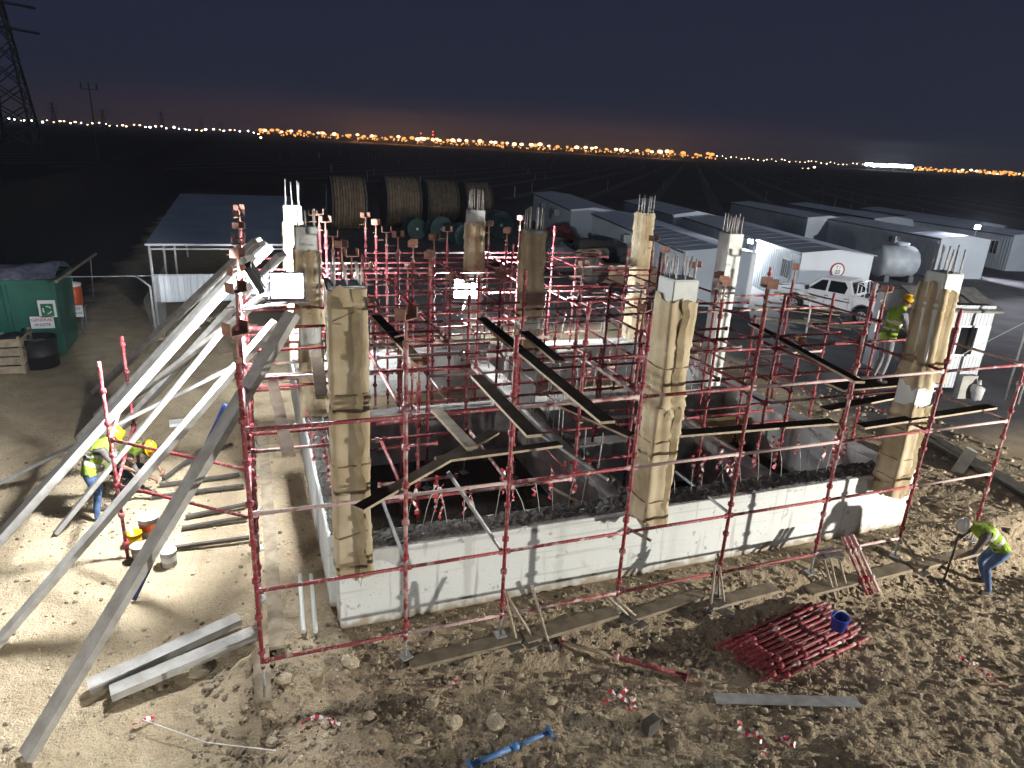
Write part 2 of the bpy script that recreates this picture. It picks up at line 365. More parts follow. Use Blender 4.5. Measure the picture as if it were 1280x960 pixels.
# ground material: damp brown soil by the works, pale sand on the left, dark oiled yard at the back right, dark plain far off
def ground_material():
    m = bpy.data.materials.new('site_soil'); m.use_nodes = True; nt = m.node_tree; N = nt.nodes; L = nt.links; b = N['Principled BSDF']
    b.inputs['Roughness'].default_value = 0.95; b.inputs['Specular IOR Level'].default_value = 0.1
    gn = N.new('ShaderNodeNewGeometry'); pos = gn.outputs['Position']
    sp = N.new('ShaderNodeSeparateXYZ'); L.new(pos, sp.inputs[0])
    def noise(s, d=6, dist=0.0):
        n = N.new('ShaderNodeTexNoise'); n.inputs['Scale'].default_value = s; n.inputs['Detail'].default_value = d; n.inputs['Distortion'].default_value = dist; L.new(pos, n.inputs['Vector']); return n.outputs['Fac']
    def rng(f, a, bb, c=0.0, d=1.0):
        r = N.new('ShaderNodeMapRange'); r.inputs[1].default_value = a; r.inputs[2].default_value = bb; r.inputs[3].default_value = c; r.inputs[4].default_value = d; L.new(f, r.inputs[0]); return r.outputs[0]
    def mix(f, a, bb):
        mx = N.new('ShaderNodeMix'); mx.data_type = 'RGBA'; L.new(f, mx.inputs[0])
        for i, c in ((6, a), (7, bb)):
            if hasattr(c, 'is_linked'): L.new(c, mx.inputs[i])
            else: mx.inputs[i].default_value = (*c, 1)
        return mx.outputs[2]
    def math_(op, a, bb):
        n = N.new('ShaderNodeMath'); n.operation = op
        for i, c in ((0, a), (1, bb)):
            if hasattr(c, 'is_linked'): L.new(c, n.inputs[i])
            else: n.inputs[i].default_value = c
        return n.outputs[0]
    soil = mix(rng(noise(1.4), 0.38, 0.62), (0.43, 0.35, 0.24), (0.33, 0.26, 0.175))
    soil = mix(rng(noise(14, 4), 0.5, 0.72), soil, (0.46, 0.385, 0.27))
    soil = mix(rng(noise(55, 3), 0.55, 0.7), soil, (0.19, 0.15, 0.105))
    sand = mix(rng(noise(2.2), 0.4, 0.65), (0.44, 0.365, 0.245), (0.36, 0.29, 0.19))
    sand = mix(rng(noise(40, 3), 0.52, 0.7), sand, (0.28, 0.22, 0.15))
    wob = math_('MULTIPLY', math_('SUBTRACT', noise(0.6, 3), 0.5), 2.0)
    xl = math_('ADD', sp.outputs['X'], wob)
    c = mix(rng(xl, 0.5, -1.6), soil, sand)
    # sand also at the back of the pit
    c = mix(math_('MULTIPLY', rng(math_('ADD', sp.outputs['Y'], wob), 12.8, 13.6), rng(xl, 9.0, 7.5)), c, sand)
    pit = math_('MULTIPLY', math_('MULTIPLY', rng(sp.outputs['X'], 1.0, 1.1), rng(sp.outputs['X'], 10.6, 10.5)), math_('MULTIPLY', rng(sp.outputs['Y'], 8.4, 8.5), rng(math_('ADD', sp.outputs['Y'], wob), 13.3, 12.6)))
    c = mix(pit, c, (0.035, 0.028, 0.022))  # shade on the pit floor painted into the ground colour
    yard = mix(rng(noise(0.9), 0.35, 0.65), (0.115, 0.11, 0.115), (0.075, 0.072, 0.078))
    yard = mix(rng(noise(30, 3), 0.55, 0.7), yard, (0.15, 0.145, 0.14))
    fx = rng(math_('ADD', sp.outputs['X'], math_('MULTIPLY', wob, 0.4)), 14.2, 15.2)
    fy = rng(math_('ADD', math_('MULTIPLY', sp.outputs['X'], -0.12), sp.outputs['Y']), 21.0, 22.5)
    fx = math_('MULTIPLY', fx, rng(sp.outputs['Y'], 10.5, 12.0))
    fy = math_('MULTIPLY', fy, rng(sp.outputs['X'], -1.0, 1.5))
    c = mix(math_('MAXIMUM', fx, fy), c, yard)
    # the wide plain beyond
    plain = mix(rng(noise(0.05, 4), 0.35, 0.7), (0.075, 0.06, 0.05), (0.045, 0.038, 0.034))
    c = mix(rng(sp.outputs['Y'], 62, 85), c, plain)
    c = mix(math_('MULTIPLY', rng(sp.outputs['Z'], 0.15, 0.7), rng(sp.outputs['Y'], 24, 30)), c, (0.34, 0.29, 0.23))
    # track of dark tarmac left of the sheds
    c = mix(math_('MULTIPLY', rng(xl, -5.2, -6.2), rng(sp.outputs['Y'], 21, 25)), c, (0.05, 0.045, 0.042))
    L.new(c, b.inputs['Base Color'])
    bp = N.new('ShaderNodeBump'); bp.inputs['Distance'].default_value = 0.05
    h = math_('ADD', math_('MULTIPLY', noise(9, 8), 1.0), math_('MULTIPLY', noise(38, 5), 0.5))
    L.new(h, bp.inputs['Height'])
    st = rng(sp.outputs['X'], 13.5, 16.5, 1.0, 0.25); L.new(st, bp.inputs['Strength'])
    L.new(bp.outputs[0], b.inputs['Normal'])
    return m
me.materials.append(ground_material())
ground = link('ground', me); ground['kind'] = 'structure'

# ---------------------------------------------------------------- foundation
XC = [0.95, 5.35, 10.25]; YC = [7.78, 13.0, 16.9]; ZT = 1.15
WF, WB = 7.55 + 0.40, 17.2    # front face and back of the plinth walls
f = thing('plinth_foundation', 'white painted concrete plinth walls around the pit under the columns', 'foundation', (0.8, 7.95, 0))
def wall_box(name, x0, x1, y0, y1, z0=-0.6, z1=ZT, m='plaster'):
    b = MB().box(((x0 + x1) / 2, (y0 + y1) / 2, (z0 + z1) / 2), (x1 - x0, y1 - y0, z1 - z0))
    me = b.mesh(name); bm = bmesh.new(); bm.from_mesh(me)
    bmesh.ops.bevel(bm, geom=[e for e in bm.edges], offset=0.012, segments=1, affect='EDGES'); bm.to_mesh(me); bm.free()
    o = WL[f]
    for v in me.vertices: v.co -= o
    return link(name, me, M[m], f, o)
def rough_top(x0, x1, y0, y1, z, seed):
    st = 0.035; ax = np.arange(x0, x1 + st, st); ay = np.arange(y0, y1 + st, st); gx, gy = np.meshgrid(ax, ay)
    hz = z + 0.03 + 0.05 * vnoise(gx * 9, gy * 9, seed) + 0.045 * vnoise(gx * 22, gy * 22, seed + 1)
    hz[0, :] = hz[-1, :] = z - 0.02; hz[:, 0] = hz[:, -1] = z - 0.02
    n, k = len(ax), len(ay); ii = np.arange(n * k).reshape(k, n)
    q = np.stack([ii[:-1, :-1].ravel(), ii[:-1, 1:].ravel(), ii[1:, 1:].ravel(), ii[1:, :-1].ravel()], 1)
    o = WL[f]
    vv = np.stack([gx.ravel() - o.x, gy.ravel() - o.y, hz.ravel() - o.z], 1)
    me = bpy.data.meshes.new('rough_top'); me.from_pydata(vv.tolist(), [], q.tolist()); me.update()
    return link('rough_top', me, M['rough_conc'], f, o)
wall_box('front_wall', 0.80, 11.05, 7.95, 8.45)
wall_box('side_wall', 0.72, 1.10, 8.453, 17.2)
wall_box('side_wall', 10.55, 10.95, 8.453, 17.2)
wall_box('rear_wall', 1.103, 10.547, 16.8, 17.2)
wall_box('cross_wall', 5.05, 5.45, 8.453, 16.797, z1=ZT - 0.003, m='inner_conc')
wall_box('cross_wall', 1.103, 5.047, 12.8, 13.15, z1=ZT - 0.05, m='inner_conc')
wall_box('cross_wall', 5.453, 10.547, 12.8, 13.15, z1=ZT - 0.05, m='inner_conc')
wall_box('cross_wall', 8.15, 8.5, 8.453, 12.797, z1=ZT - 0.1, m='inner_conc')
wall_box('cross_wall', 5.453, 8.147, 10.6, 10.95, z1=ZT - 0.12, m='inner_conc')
rough_top(0.83, 11.02, 7.985, 8.44, ZT, 11)
rough_top(0.75, 1.07, 8.47, 17.15, ZT, 13)
rough_top(5.25, 5.44, 8.47, 12.6, ZT, 15)

# ---------------------------------------------------------------- columns wrapped in burlap
def wrap_mesh(hw, z0, z1, seed, droop=0.0, loose=0.0):
    """a sleeve of sacking round a square column, with creases; slanting top and bottom edges"""
    n = 40; rows = max(4, int((z1 - z0) / 0.045)); vs = []; fs = []
    r_ = random.Random(seed); ph = r_.random() * 6; cre = [(r_.uniform(z0, z1), r_.uniform(-0.5, 0.5), r_.uniform(0.006, 0.020)) for _ in range(int((z1 - z0) * 2.3) + 1)]
    for i in range(rows + 1):
        t = i / rows
        for k in range(n):
            s = k / n * 4; side = int(s); u = (s - side) * 2 - 1
            x, y = [(u, -1), (1, u), (-u, 1), (-1, -u)][side]
            l = max(abs(x), abs(y)); rr = (abs(x) ** 14 + abs(y) ** 14) ** (1 / 14.0); x /= rr; y /= rr
            a = math.atan2(y, x)
            z = z0 + (z1 - z0) * t
            if t > 0.999: z += droop * math.sin(a + ph) + 0.03 * math.sin(3 * a + ph) + 0.10 * float(vnoise(a * 4, seed, 3))
            if t < 0.001: z += 0.04 * math.sin(2 * a + ph * 2) + 0.02 * math.sin(5 * a) + 0.12 * float(vnoise(a * 5, seed, 6))
            d = 0.008 * math.sin(7 * a + 2.1 * z * (1 + 0.2 * math.sin(ph)) + ph) * (0.5 + loose * 3)
            d += 0.006 * float(vnoise(a * 3 + seed, z * 7, seed)) * 2
            for zc, sl, am in cre:
                q = (z - zc - sl * 0.16 * math.sin(a * 1 + ph)) / 0.03
                d += am * (math.exp(-q * q) - 0.8 * math.exp(-(q + 1.5) ** 2))
            e = hw + 0.024 + d + loose * 0.05 * math.exp(-((z - z0) / 0.25) ** 2)
            vs.append((x * e, y * e, z))
    for i in range(rows):
        for k in range(n):
            k2 = (k + 1) % n; fs.append((i * n + k, i * n + k2, (i + 1) * n + k2, (i + 1) * n + k))
    b = MB(); b.add(vs, fs, 0, True); return b
def band(hw, z, th, seed, slant=0.0):
    b = MB(); pts = []; r_ = random.Random(seed)
    for k in range(33):
        s = (k % 32) / 32 * 4; side = int(s); u = (s - side) * 2 - 1
        x, y = [(u, -1), (1, u), (-u, 1), (-1, -u)][side]; rr = (abs(x) ** 6 + abs(y) ** 6) ** (1 / 6.0); x /= rr; y /= rr
        pts.append((x * (hw + 0.03), y * (hw + 0.03), z + slant * x + 0.006 * math.sin(k * 0.7 + seed)))
    return b.tube(pts, th * 0.6, 6, cap=False)
HW = 0.195
def column(name, label, x, y, top, wraps, bands, rebar=8, rbh=0.45, tilt=0, cap=True, smat='white_conc', base=ZT - 0.02):
    c = thing('concrete_column' if wraps or True else name, label, 'column', (x, y, base), 'burlap wrapped concrete columns' if wraps else None)
    b = MB().box((0, 0, (top - base) / 2), (HW * 2, HW * 2, top - base)); me_ = b.mesh('shaft')
    bm = bmesh.new(); bm.from_mesh(me_); bmesh.ops.bevel(bm, geom=list(bm.edges), offset=0.015, segments=2, affect='EDGES'); bm.to_mesh(me_); bm.free()
    link('shaft', me_, M[smat], c, WL[c])
    for i, wz in enumerate(wraps):
        z0, z1, dr, lo = wz
        wrap_mesh(HW, z0 - base, z1 - base, int(x * 13 + y * 7 + i * 5), dr, lo).build('burlap_wrap', M['burlap'], c, WL[c])
        fl_ = MB(); r2 = random.Random(int(x * 31 + y) + i); rows = int((z1 - z0) / 0.08); fx = r2.uniform(-.1, .1); q_ = []
        for k in range(rows + 1):                                    # loose overlapping edge of the sacking
            zz = z0 - base + (z1 - z0) * k / rows; wv = .02 * math.sin(k * .9 + i) + .012 * r2.uniform(-1, 1); lift_ = .012 + .02 * abs(math.sin(k * .55 + x)) 
            q_ += [(fx + wv, -HW - .030, zz), (fx + .085 + wv, -HW - .030 - lift_, zz + .01)]
        fl_.add(q_, [(2 * k, 2 * k + 1, 2 * k + 3, 2 * k + 2) for k in range(rows)], 0, True); fl_.build('burlap_flap', M['burlap_fold'], c, WL[c])
        for k in range(7):                                           # frayed threads
            a_ = r2.uniform(-HW, HW); tz = z0 - base + r2.uniform(-.02, .05)
            if k % 2: MB().tube([(a_, -HW - .03, tz), (a_ + r2.uniform(-.05, .05), -HW - .05, tz - r2.uniform(.06, .2))], .004, 4).build('thread', M['burlap_fold'], c, WL[c])
    for i, (bz, th, sl) in enumerate(bands):
        band(HW, bz - base, th, i + int(x * 3), sl).build('rope_tie', M['rope'], c, WL[c])
    for k in range(rebar):
        a = [(-1, -1), (0, -1), (1, -1), (1, 0), (1, 1), (0, 1), (-1, 1), (-1, 0)][k % 8]
        r_ = random.Random(k + int(x * 7)); h = rbh * r_.uniform(0.85, 1.1)
        px, py = a[0] * 0.14, a[1] * 0.14
        MB().tube([(px, py, top - base - 0.05), (px + r_.uniform(-.02, .02), py + r_.uniform(-.02, .02), top - base + h)], 0.013, 6).build('rebar', M['rebar'], c, WL[c])
    return c
column('', 'burlap wrapped column at the near left corner of the white plinth', 0.97, 7.80, 4.76, [(1.05, 4.74, 0.0, 0.1)], [(3.50, 0.022, 0.0), (2.60, 0.022, 0), (1.66, 0.018, 0.05), (4.45, 0.010, 0.09)], rbh=0.22)
column('', 'burlap wrapped column midway along the front wall with bare white top', XC[1], 7.80, 4.76, [(2.95, 4.50, 0.03, 0.5), (1.12, 2.97, 0.02, 0.3)], [(3.55, 0.022, 0.0), (1.5, 0.02, 0.0), (2.45, 0.014, 0.02)], rbh=0.30)
column('', 'burlap wrapped column beside the guard cabin with loose sagging sack and white tip', XC[2] + 0.03, 7.80, 4.78, [(2.95, 4.50, 0.13, 1.2), (0.9, 2.55, 0.05, 0.25)], [(2.15, 0.02, 0.0), (1.6, 0.012, 0.0), (1.3, 0.012, 0.05)], rbh=0.40)
column('', 'column with bunched wrapping beside the brightest floodlight on the left', XC[0], YC[1] + 0.1, 4.76, [(2.95, 4.36, 0.02, 0.9), (1.1, 2.6, 0.05, 0.6)], [(3.05, 0.02, 0.03), (3.2, 0.014, -0.04)], rbh=0.3, rebar=4)
column('', 'farthest left column showing white top in front of the canopy roof', XC[0], YC[2], 4.78, [(3.3, 4.40, 0.04, 0.6), (1.1, 3.0, 0.02, 0.3)], [(3.5, 0.014, 0)], rbh=0.55, rebar=4)
column('', 'burlap wrapped column in the middle of the pit with ragged torn edge', XC[1] - 0.05, YC[1] - 0.1, 4.75, [(2.95, 4.72, 0.02, 0.35), (2.3, 2.78, 0.02, 0.3)], [(2.9, 0.014, 0)], rbh=0.45)
column('', 'burlap wrapped column right behind the central floodlight', XC[1], YC[2], 4.76, [(3.2, 4.45, 0.02, 0.5)], [(3.25, 0.02, 0)], rbh=0.5)
column('', 'burlap wrapped column before the row of air conditioner units', XC[2] + 0.05, YC[2] + 0.1, 4.76, [(2.7, 4.74, 0.02, 0.5), (1.2, 2.5, 0.0, 0.3)], [(3.3, 0.012, 0)], rbh=0.45)
column('', 'bare pale concrete column without wrapping in front of the white cabins', XC[2] - 0.1, YC[1], 4.72, [], [], rebar=8, rbh=0.4)
# ---------------------------------------------------------------- scaffold
XS = [-0.2, 1.55, 2.87, 4.66, 6.43, 8.30, 10.17, 12.05]
YS = [7.3, 9.0, 10.3, 11.6, 12.9, 14.3, 15.6, 17.0, 18.6]
LV = [0.26, 1.26, 2.27, 3.29]
_std = {}; _led = {}
def std_mesh(h):
    h = round(h, 1)
    if h not in _std:
        b = MB().tube([(0, 0, 0.0), (0, 0, h)], 0.026, 8)
        z = 0.26
        while z < h - 0.1:
            b.tube([(0, 0, z - 0.045), (0, 0, z - 0.03), (0, 0, z + 0.02), (0, 0, z + 0.035)], [0.030, 0.047, 0.047, 0.030], 8, cap=True)
            z += 0.5
        b.tube([(0, 0, h - 0.28), (0, 0, h - 0.26), (0, 0, h - 0.02), (0, 0, h)], [0.026, 0.031, 0.031, 0.027], 8)
        _std[h] = b.mesh('standard'); 
    return _std[h]
def led_mesh(l, key):
    k = (round(l, 2), key)
    if k not in _led:
        b = MB().tube([(0.03, 0, 0), (l - 0.03, 0, 0)], 0.024, 8)
        for x in (0.05, l - 0.05): b.box((x, 0, 0), (0.05, 0.03, 0.075))
        _led[k] = b.mesh('ledger')
        _led[k].materials.append(M[key])
    return _led[k]
def head_mesh():
    b = MB().tube([(0, 0, -0.15), (0, 0, 0.30)], 0.017, 8)
    b.tube([(0, 0, 0.0), (0, 0, 0.05)], 0.04, 6)
    b.box((0, 0, 0.306), (0.20, 0.15, 0.012)); b.box((-0.10, 0, 0.365), (0.012, 0.15, 0.13)); b.box((0.10, 0, 0.365), (0.012, 0.15, 0.13))
    b.box((-0.125, 0, 0.13), (0.13, 0.02, 0.015))
    return b.mesh('fork_head')
def base_mesh():
    b = MB().tube([(0, 0, 0.01), (0, 0, 0.5)], 0.017, 8); b.box((0, 0, 0.006), (0.15, 0.15, 0.012)); b.tube([(0, 0, 0.34), (0, 0, 0.38)], 0.035, 6); return b.mesh('base_jack')
HEAD = head_mesh(); BASE = base_mesh(); HEAD.materials.append(M['head']); BASE.materials.append(M['galv'])
for a in ():
    pass
def standard(par, x, y, zb, zt, head=True, jack=True, rz=None):
    z0 = zb + (0.30 if jack else 0.0)
    h = round(max(0.6, zt - z0), 1)
    me_ = std_mesh(h)
    s = link('standard', me_, M['red'], par, (x, y, zt - h), (0, 0, rnd.random()))
    if jack: link('base_jack', BASE, None, s, (x, y, zb))
    if head: 
        o = link('fork_head', HEAD, None, s, (x, y, zt), (0, 0, rnd.uniform(-0.6, 0.6) if rz is None else rz))
    return s
def ledger(par, a, b, key='red'):
    a = Vector(a); b = Vector(b); d = b - a; l = d.length
    o = link('ledger', led_mesh(l, key), None, par, a)
    o.rotation_euler = d.to_track_quat('X', 'Z').to_euler()
    return o
def pick(p=0.5): return 'red_worn' if rnd.random() < p else 'red'

front_sc = thing('scaffold', 'red tube scaffold run standing along the front of the white plinth wall', 'scaffold', (5.9, 7.3, -0.3))
tops = [4.05, 4.15, 4.2, 4.4, 4.40, 4.75, 4.3, 4.6]
for i, x in enumerate(XS):
    zb = gzf(x, 7.3) + 0.05
    standard(front_sc, x, 7.3, zb, tops[i], head=i in (0, 1, 4), rz=0.3)
    if i < len(XS) - 1:
        for k, z in enumerate(LV):
            if (i, k) in ((6, 0),): continue
            ledger(front_sc, (x, 7.3, z), (XS[i + 1], 7.3, z), pick(0.25 if x < 4 else 0.6))

left_sc = thing('scaffold', 'red tube scaffold run along the left side under the leaning beams', 'scaffold', (-0.2, 12.9, 0))
bay_a = thing('shoring_tower', 'red shoring frame with fork heads in the left half of the pit', 'scaffold', (2.2, 12.9, 0))
bay_b = thing('shoring_tower', 'red shoring frame around the middle columns of the pit', 'scaffold', (5.5, 12.9, 0))
bay_c = thing('shoring_tower', 'red shoring frame between the middle columns and the bare column', 'scaffold', (8.3, 12.9, 0))
right_sc = thing('scaffold', 'red tube scaffold run on the right side near the guard cabin', 'scaffold', (11.0, 12.9, 0))
owner = [left_sc, bay_a, bay_a, bay_b, bay_b, bay_c, right_sc, right_sc]
def on_wall(x, y):
    if x < 0.7 or x > 10.95 or y > 17.2: return gzf(x, y)
    if (0.72 < x < 1.1) or (5.05 < x < 5.45) or (10.55 < x < 10.95): return ZT
    if 12.8 < y < 13.15: return ZT - 0.05
    if 8.15 < x < 8.5 and y < 12.8: return ZT - 0.1
    if 16.8 < y < 17.2: return ZT
    return gzf(x, y)
ztop = {0: 4.15, 1: 4.2, 2: 4.15}
present = {}
for i, x in enumerate(XS):
    for j, y in enumerate(YS[1:], 1):
        if i in (6,) and j in (4, 7): continue
        if i == 7 and j > 4: continue
        if i in (3, 5) and j in (2, 6): continue
        if i == 4 and j in (1, 5, 8): continue
        if i == 6 and j in (2, 5, 8): continue
        if i == 2 and j in (1, 2): continue
        if i == 1 and j in (1,): continue
        present[i, j] = 1
        zt = ztop.get(i, rnd.choice([3.5, 3.6, 3.9, 4.2]))
        if i <= 2: zt += rnd.uniform(-0.12, 0.08)
        if i == 3 and j == 1: zt = 4.2
        if i == 5 and j == 1: zt = 4.2
        hd = i <= 2 or rnd.random() < 0.35
        standard(owner[i], x, y, on_wall(x, y), zt, head=hd, jack=rnd.random() < 0.6)
for i, x in enumerate(XS):
    present[i, 0] = 1
    for z in (3.29, 2.27, 1.26):
        for j in range(len(YS) - 1):
            y0, y1 = YS[j], YS[j + 1]
            if i == 7 and j > 3: continue
            if z < 3 and rnd.random() < (0.35 if z > 2 else 0.85): continue
            if z > 3 and rnd.random() < 0.15: continue
            if abs(x - 8.3) < .1 and z < 2: continue
            ledger(owner[i], (x, y0, z), (x, y1, z), pick(0.5))
for j, y in enumerate(YS[1:], 1):
    for i in range(len(XS) - 1):
        if i == 6 and j > 4: continue
        for z in (3.29, 2.27, 1.26):
            if z < 3 and rnd.random() < (0.3 if z > 2 else 0.7): continue
            if z > 3 and rnd.random() < 0.12: continue
            ledger(owner[i], (XS[i], y, z), (XS[i + 1], y, z), pick(0.3))
# denser shoring between the main rows
for x, own, n_ in ((2.2, bay_a, 8), (3.75, bay_a, 8), (5.9, bay_b, 8), (7.4, bay_c, 8), (9.25, bay_c, 7)):
    for j, y in enumerate(YS[1:n_ + 1], 1):
        if rnd.random() < 0.2: continue
        yy = y + 0.45
        standard(own, x, yy, on_wall(x, yy), rnd.choice([2.9, 3.4, 3.6, 4.0]), head=rnd.random() < 0.3, jack=rnd.random() < 0.6)
    for z in (3.29, 2.27):
        for j in range(1, n_):
            if rnd.random() < (0.3 if z > 3 else 0.5): continue
            ledger(own, (x, YS[j] + .45, z), (x, YS[j + 1] + .45, z), pick(0.4))
for j in range(1, len(YS)):
    for i in range(len(XS) - 2):
        for z in (3.29, 2.27, 1.26):
            if rnd.random() < (0.4 if z > 3 else 0.6): continue
            ledger(owner[i], (XS[i], YS[j] + .45, z + .06), (XS[i + 1], YS[j] + .45, z + .06), pick(0.3))
# two short outer uprights on the left with their dark cross tubes
out_sc = thing('scaffold', 'two short red uprights standing in the sand beside the crouching workers', 'scaffold', tuple(G(160, 695)))
pa = G(160, 697); pb = G(178, 610)
for p, tp in ((pa, (122, 450)), (pb, (141, 420))):
    t = PY(tp[0], tp[1], p.y)
    s = link('standard', std_mesh(t.z - p.z), M['red'], out_sc, (p.x, p.y, p.z))
for z in (1.26, 2.0):
    ledger(out_sc, (pa.x, pa.y, pa.z + z), (-0.2, 9.0, z), 'red'); ledger(out_sc, (pa.x, pa.y, pa.z + z), (pb.x, pb.y, pb.z + z), 'red')

# ---------------------------------------------------------------- boards lying on the scaffold: dark film-faced tops, pale edges
def board(name, a, b, wid, th, mt, label, group=None, cat='board', hint=(0, 0, 1)):
    a = Vector(a); b = Vector(b); d, s, u = frame(b - a, hint); L_ = (b - a).length
    m = MB()
    vs = [(t, x * wid / 2, y * th / 2) for t in (0, L_) for x in (-1, 1) for y in (-1, 1)]
    m.add(vs, [(0, 2, 6, 4), (1, 5, 7, 3)], 0); m.add(vs, [(0, 1, 3, 2), (4, 6, 7, 5), (0, 4, 5, 1), (2, 3, 7, 6)], 1)
    me_ = m.mesh(name)
    bm = bmesh.new(); bm.from_mesh(me_); bmesh.ops.remove_doubles(bm, verts=bm.verts, dist=1e-5); bmesh.ops.recalc_face_normals(bm, faces=bm.faces); bm.to_mesh(me_); bm.free()
    o = link(name, me_, mt, None, a)
    o.matrix_world = Matrix(((d.x, s.x, u.x, a.x), (d.y, s.y, u.y, a.y), (d.z, s.z, u.z, a.z), (0, 0, 0, 1)))
    return tag(o, label, cat, group)
FP = [M['film_ply'], M['ply_edge']]; OT = [M['old_timber'], M['old_timber']]; TB = [M['timber'], M['timber']]
SB = 'dark boards lying on the scaffold'
def zb(px0, py0, px1, py1, z, wid, label, th=0.035, mt=FP):
    wid *= 0.78
    return board('scaffold_board', PZ(px0, py0, z), PZ(px1, py1, z + 0.01), wid, th, mt, label, SB)
zb(448, 636, 618, 540, 2.33, 0.21, 'dark board laid diagonally from the near left column into the pit')
zb(545, 575, 700, 555, 2.335, 0.2, 'dark board behind the diagonal board near the second upright')
zb(341, 478, 361, 570, 2.33, 0.22, 'dark board pointing at the camera between left scaffold and near column')
zb(394, 438, 403, 497, 3.35, 0.20, 'short dark board end just left of the near column top')
zb(800, 546, 1042, 527, 2.34, 0.26, 'long dark board with pale edge right of the middle front column')
zb(1030, 512, 1165, 486, 2.34, 0.26, 'dark board left of the sagging sack column')
zb(1075, 533, 1240, 508, 2.37, 0.24, 'dark board passing in front of the right corner column to the open end')
zb(602, 398, 760, 528, 3.35, 0.24, 'long dark plank running back from the pit centre')
zb(655, 415, 700, 452, 3.36, 0.22, 'dark plank ending beside the middle column')
zb(596, 470, 668, 545, 3.345, 0.22, 'dark plank alongside the fourth front upright')
zb(470, 395, 520, 448, 3.345, 0.22, 'dark plank behind the near left column reaching toward the lamp', mt=FP)
zb(545, 512, 590, 560, 3.34, 0.16, 'narrow pale edged plank over the dark left pit', mt=OT)
zb(940, 405, 1075, 478, 3.34, 0.2, 'dark plank along the right shoring pointing at the truck')
zb(700, 505, 790, 545, 2.32, 0.24, 'dark plank crossing low behind the middle front column')

# ---------------------------------------------------------------- loose braces
def pipe(name, a, b, r, key, label, group=None, cat='pipe'):
    a = Vector(a); b = Vector(b)
    m = MB().tube([a, a + (b - a) * 0.02, b - (b - a) * 0.02, b], [r, r, r, r], 8)
    return tag(m.build_world(name, M[key]), label, cat, group)
BR = 'loose brace tubes on the scaffold'
pipe('brace_tube', PY(478, 626, 8.35), PY(506, 700, 7.36), 0.024, 'galv', 'pale tube sloping from the pit to the second front upright', BR)
pipe('brace_tube', PZ(560, 590, 2.3), PY(628, 690, 7.36), 0.026, 'galv', 'pale tube sloping down to the third front upright', BR)
pipe('brace_tube', PY(690, 610, 9.0), PY(814, 676, 7.62), 0.026, 'old_timber', 'weathered pole poking out over the wall before the middle column', BR)
pipe('brace_tube', PY(845, 590, 9.2), PY(912, 642, 7.36), 0.026, 'galv', 'thin tube sloping down to the fifth front upright', BR)
pipe('brace_tube', PZ(640, 520, 2.3), PZ(760, 600, 1.9), 0.024, 'galv', 'tube lying across the pit beside the pale inner wall', BR)
for k, (a, b) in enumerate((((470, 395), (610, 570)), ((520, 440), (600, 520)), ((600, 340), (720, 440)), ((690, 375), (800, 445)), ((700, 470), (860, 590)))):
    pass

# ---------------------------------------------------------------- beams leaning on the left scaffold
LB = 'pale timber beams leaning on the left scaffold'
def lean(bpx, tpx, ty, wid, th, label, mt=TB, hint=(0, 0, 1), bz=None):
    a = G(*bpx) + Vector((0, 0, 0.05)) if bz is None else PZ(*bpx, bz); b = PY(*tpx, ty); 
    return board('leaning_beam', a, b, wid, th, mt, label, LB, 'beam', hint)
lean((34, 950), (366, 392), 9.0, 0.23, 0.09, 'widest leaning beam whose foot reaches the bottom left corner of the picture')
lean((-6, 812), (345, 402), 10.2, 0.19, 0.08, 'leaning beam running off the left edge below the crouching workers')
lean((72, 668), (283, 408), 11.6, 0.18, 0.07, 'leaning beam ending on the sand in front of the crouching workers')
lean((-10, 688), (300, 338), 11.9, 0.34, 0.12, 'leaning beam running off the left edge above the crouching workers')
lean((120, 492), (322, 300), 15.6, 0.30, 0.10, 'brightest leaning beam at the top of the bundle, with red mark')
lean((124, 520), (336, 310), 14.6, 0.30, 0.10, 'bright leaning beam second from the top of the bundle')
lean((150, 540), (352, 318), 13.6, 0.30, 0.10, 'pale leaning beam third from the top of the bundle')
lean((104, 548), (312, 322), 12.9, 0.30, 0.10, 'pale leaning beam fourth from the top of the bundle')
lean((140, 505), (328, 304), 15.0, 0.28, 0.10, 'bright leaning beam wedged between the top two of the bundle')
lean((-10, 612), (298, 455), 12.2, 0.16, 0.05, 'low thin beam sloping gently behind the crouching workers')
lean((128, 530), (330, 372), 12.6, 0.18, 0.07, 'short beam lit from behind crossing under the left floodlight')
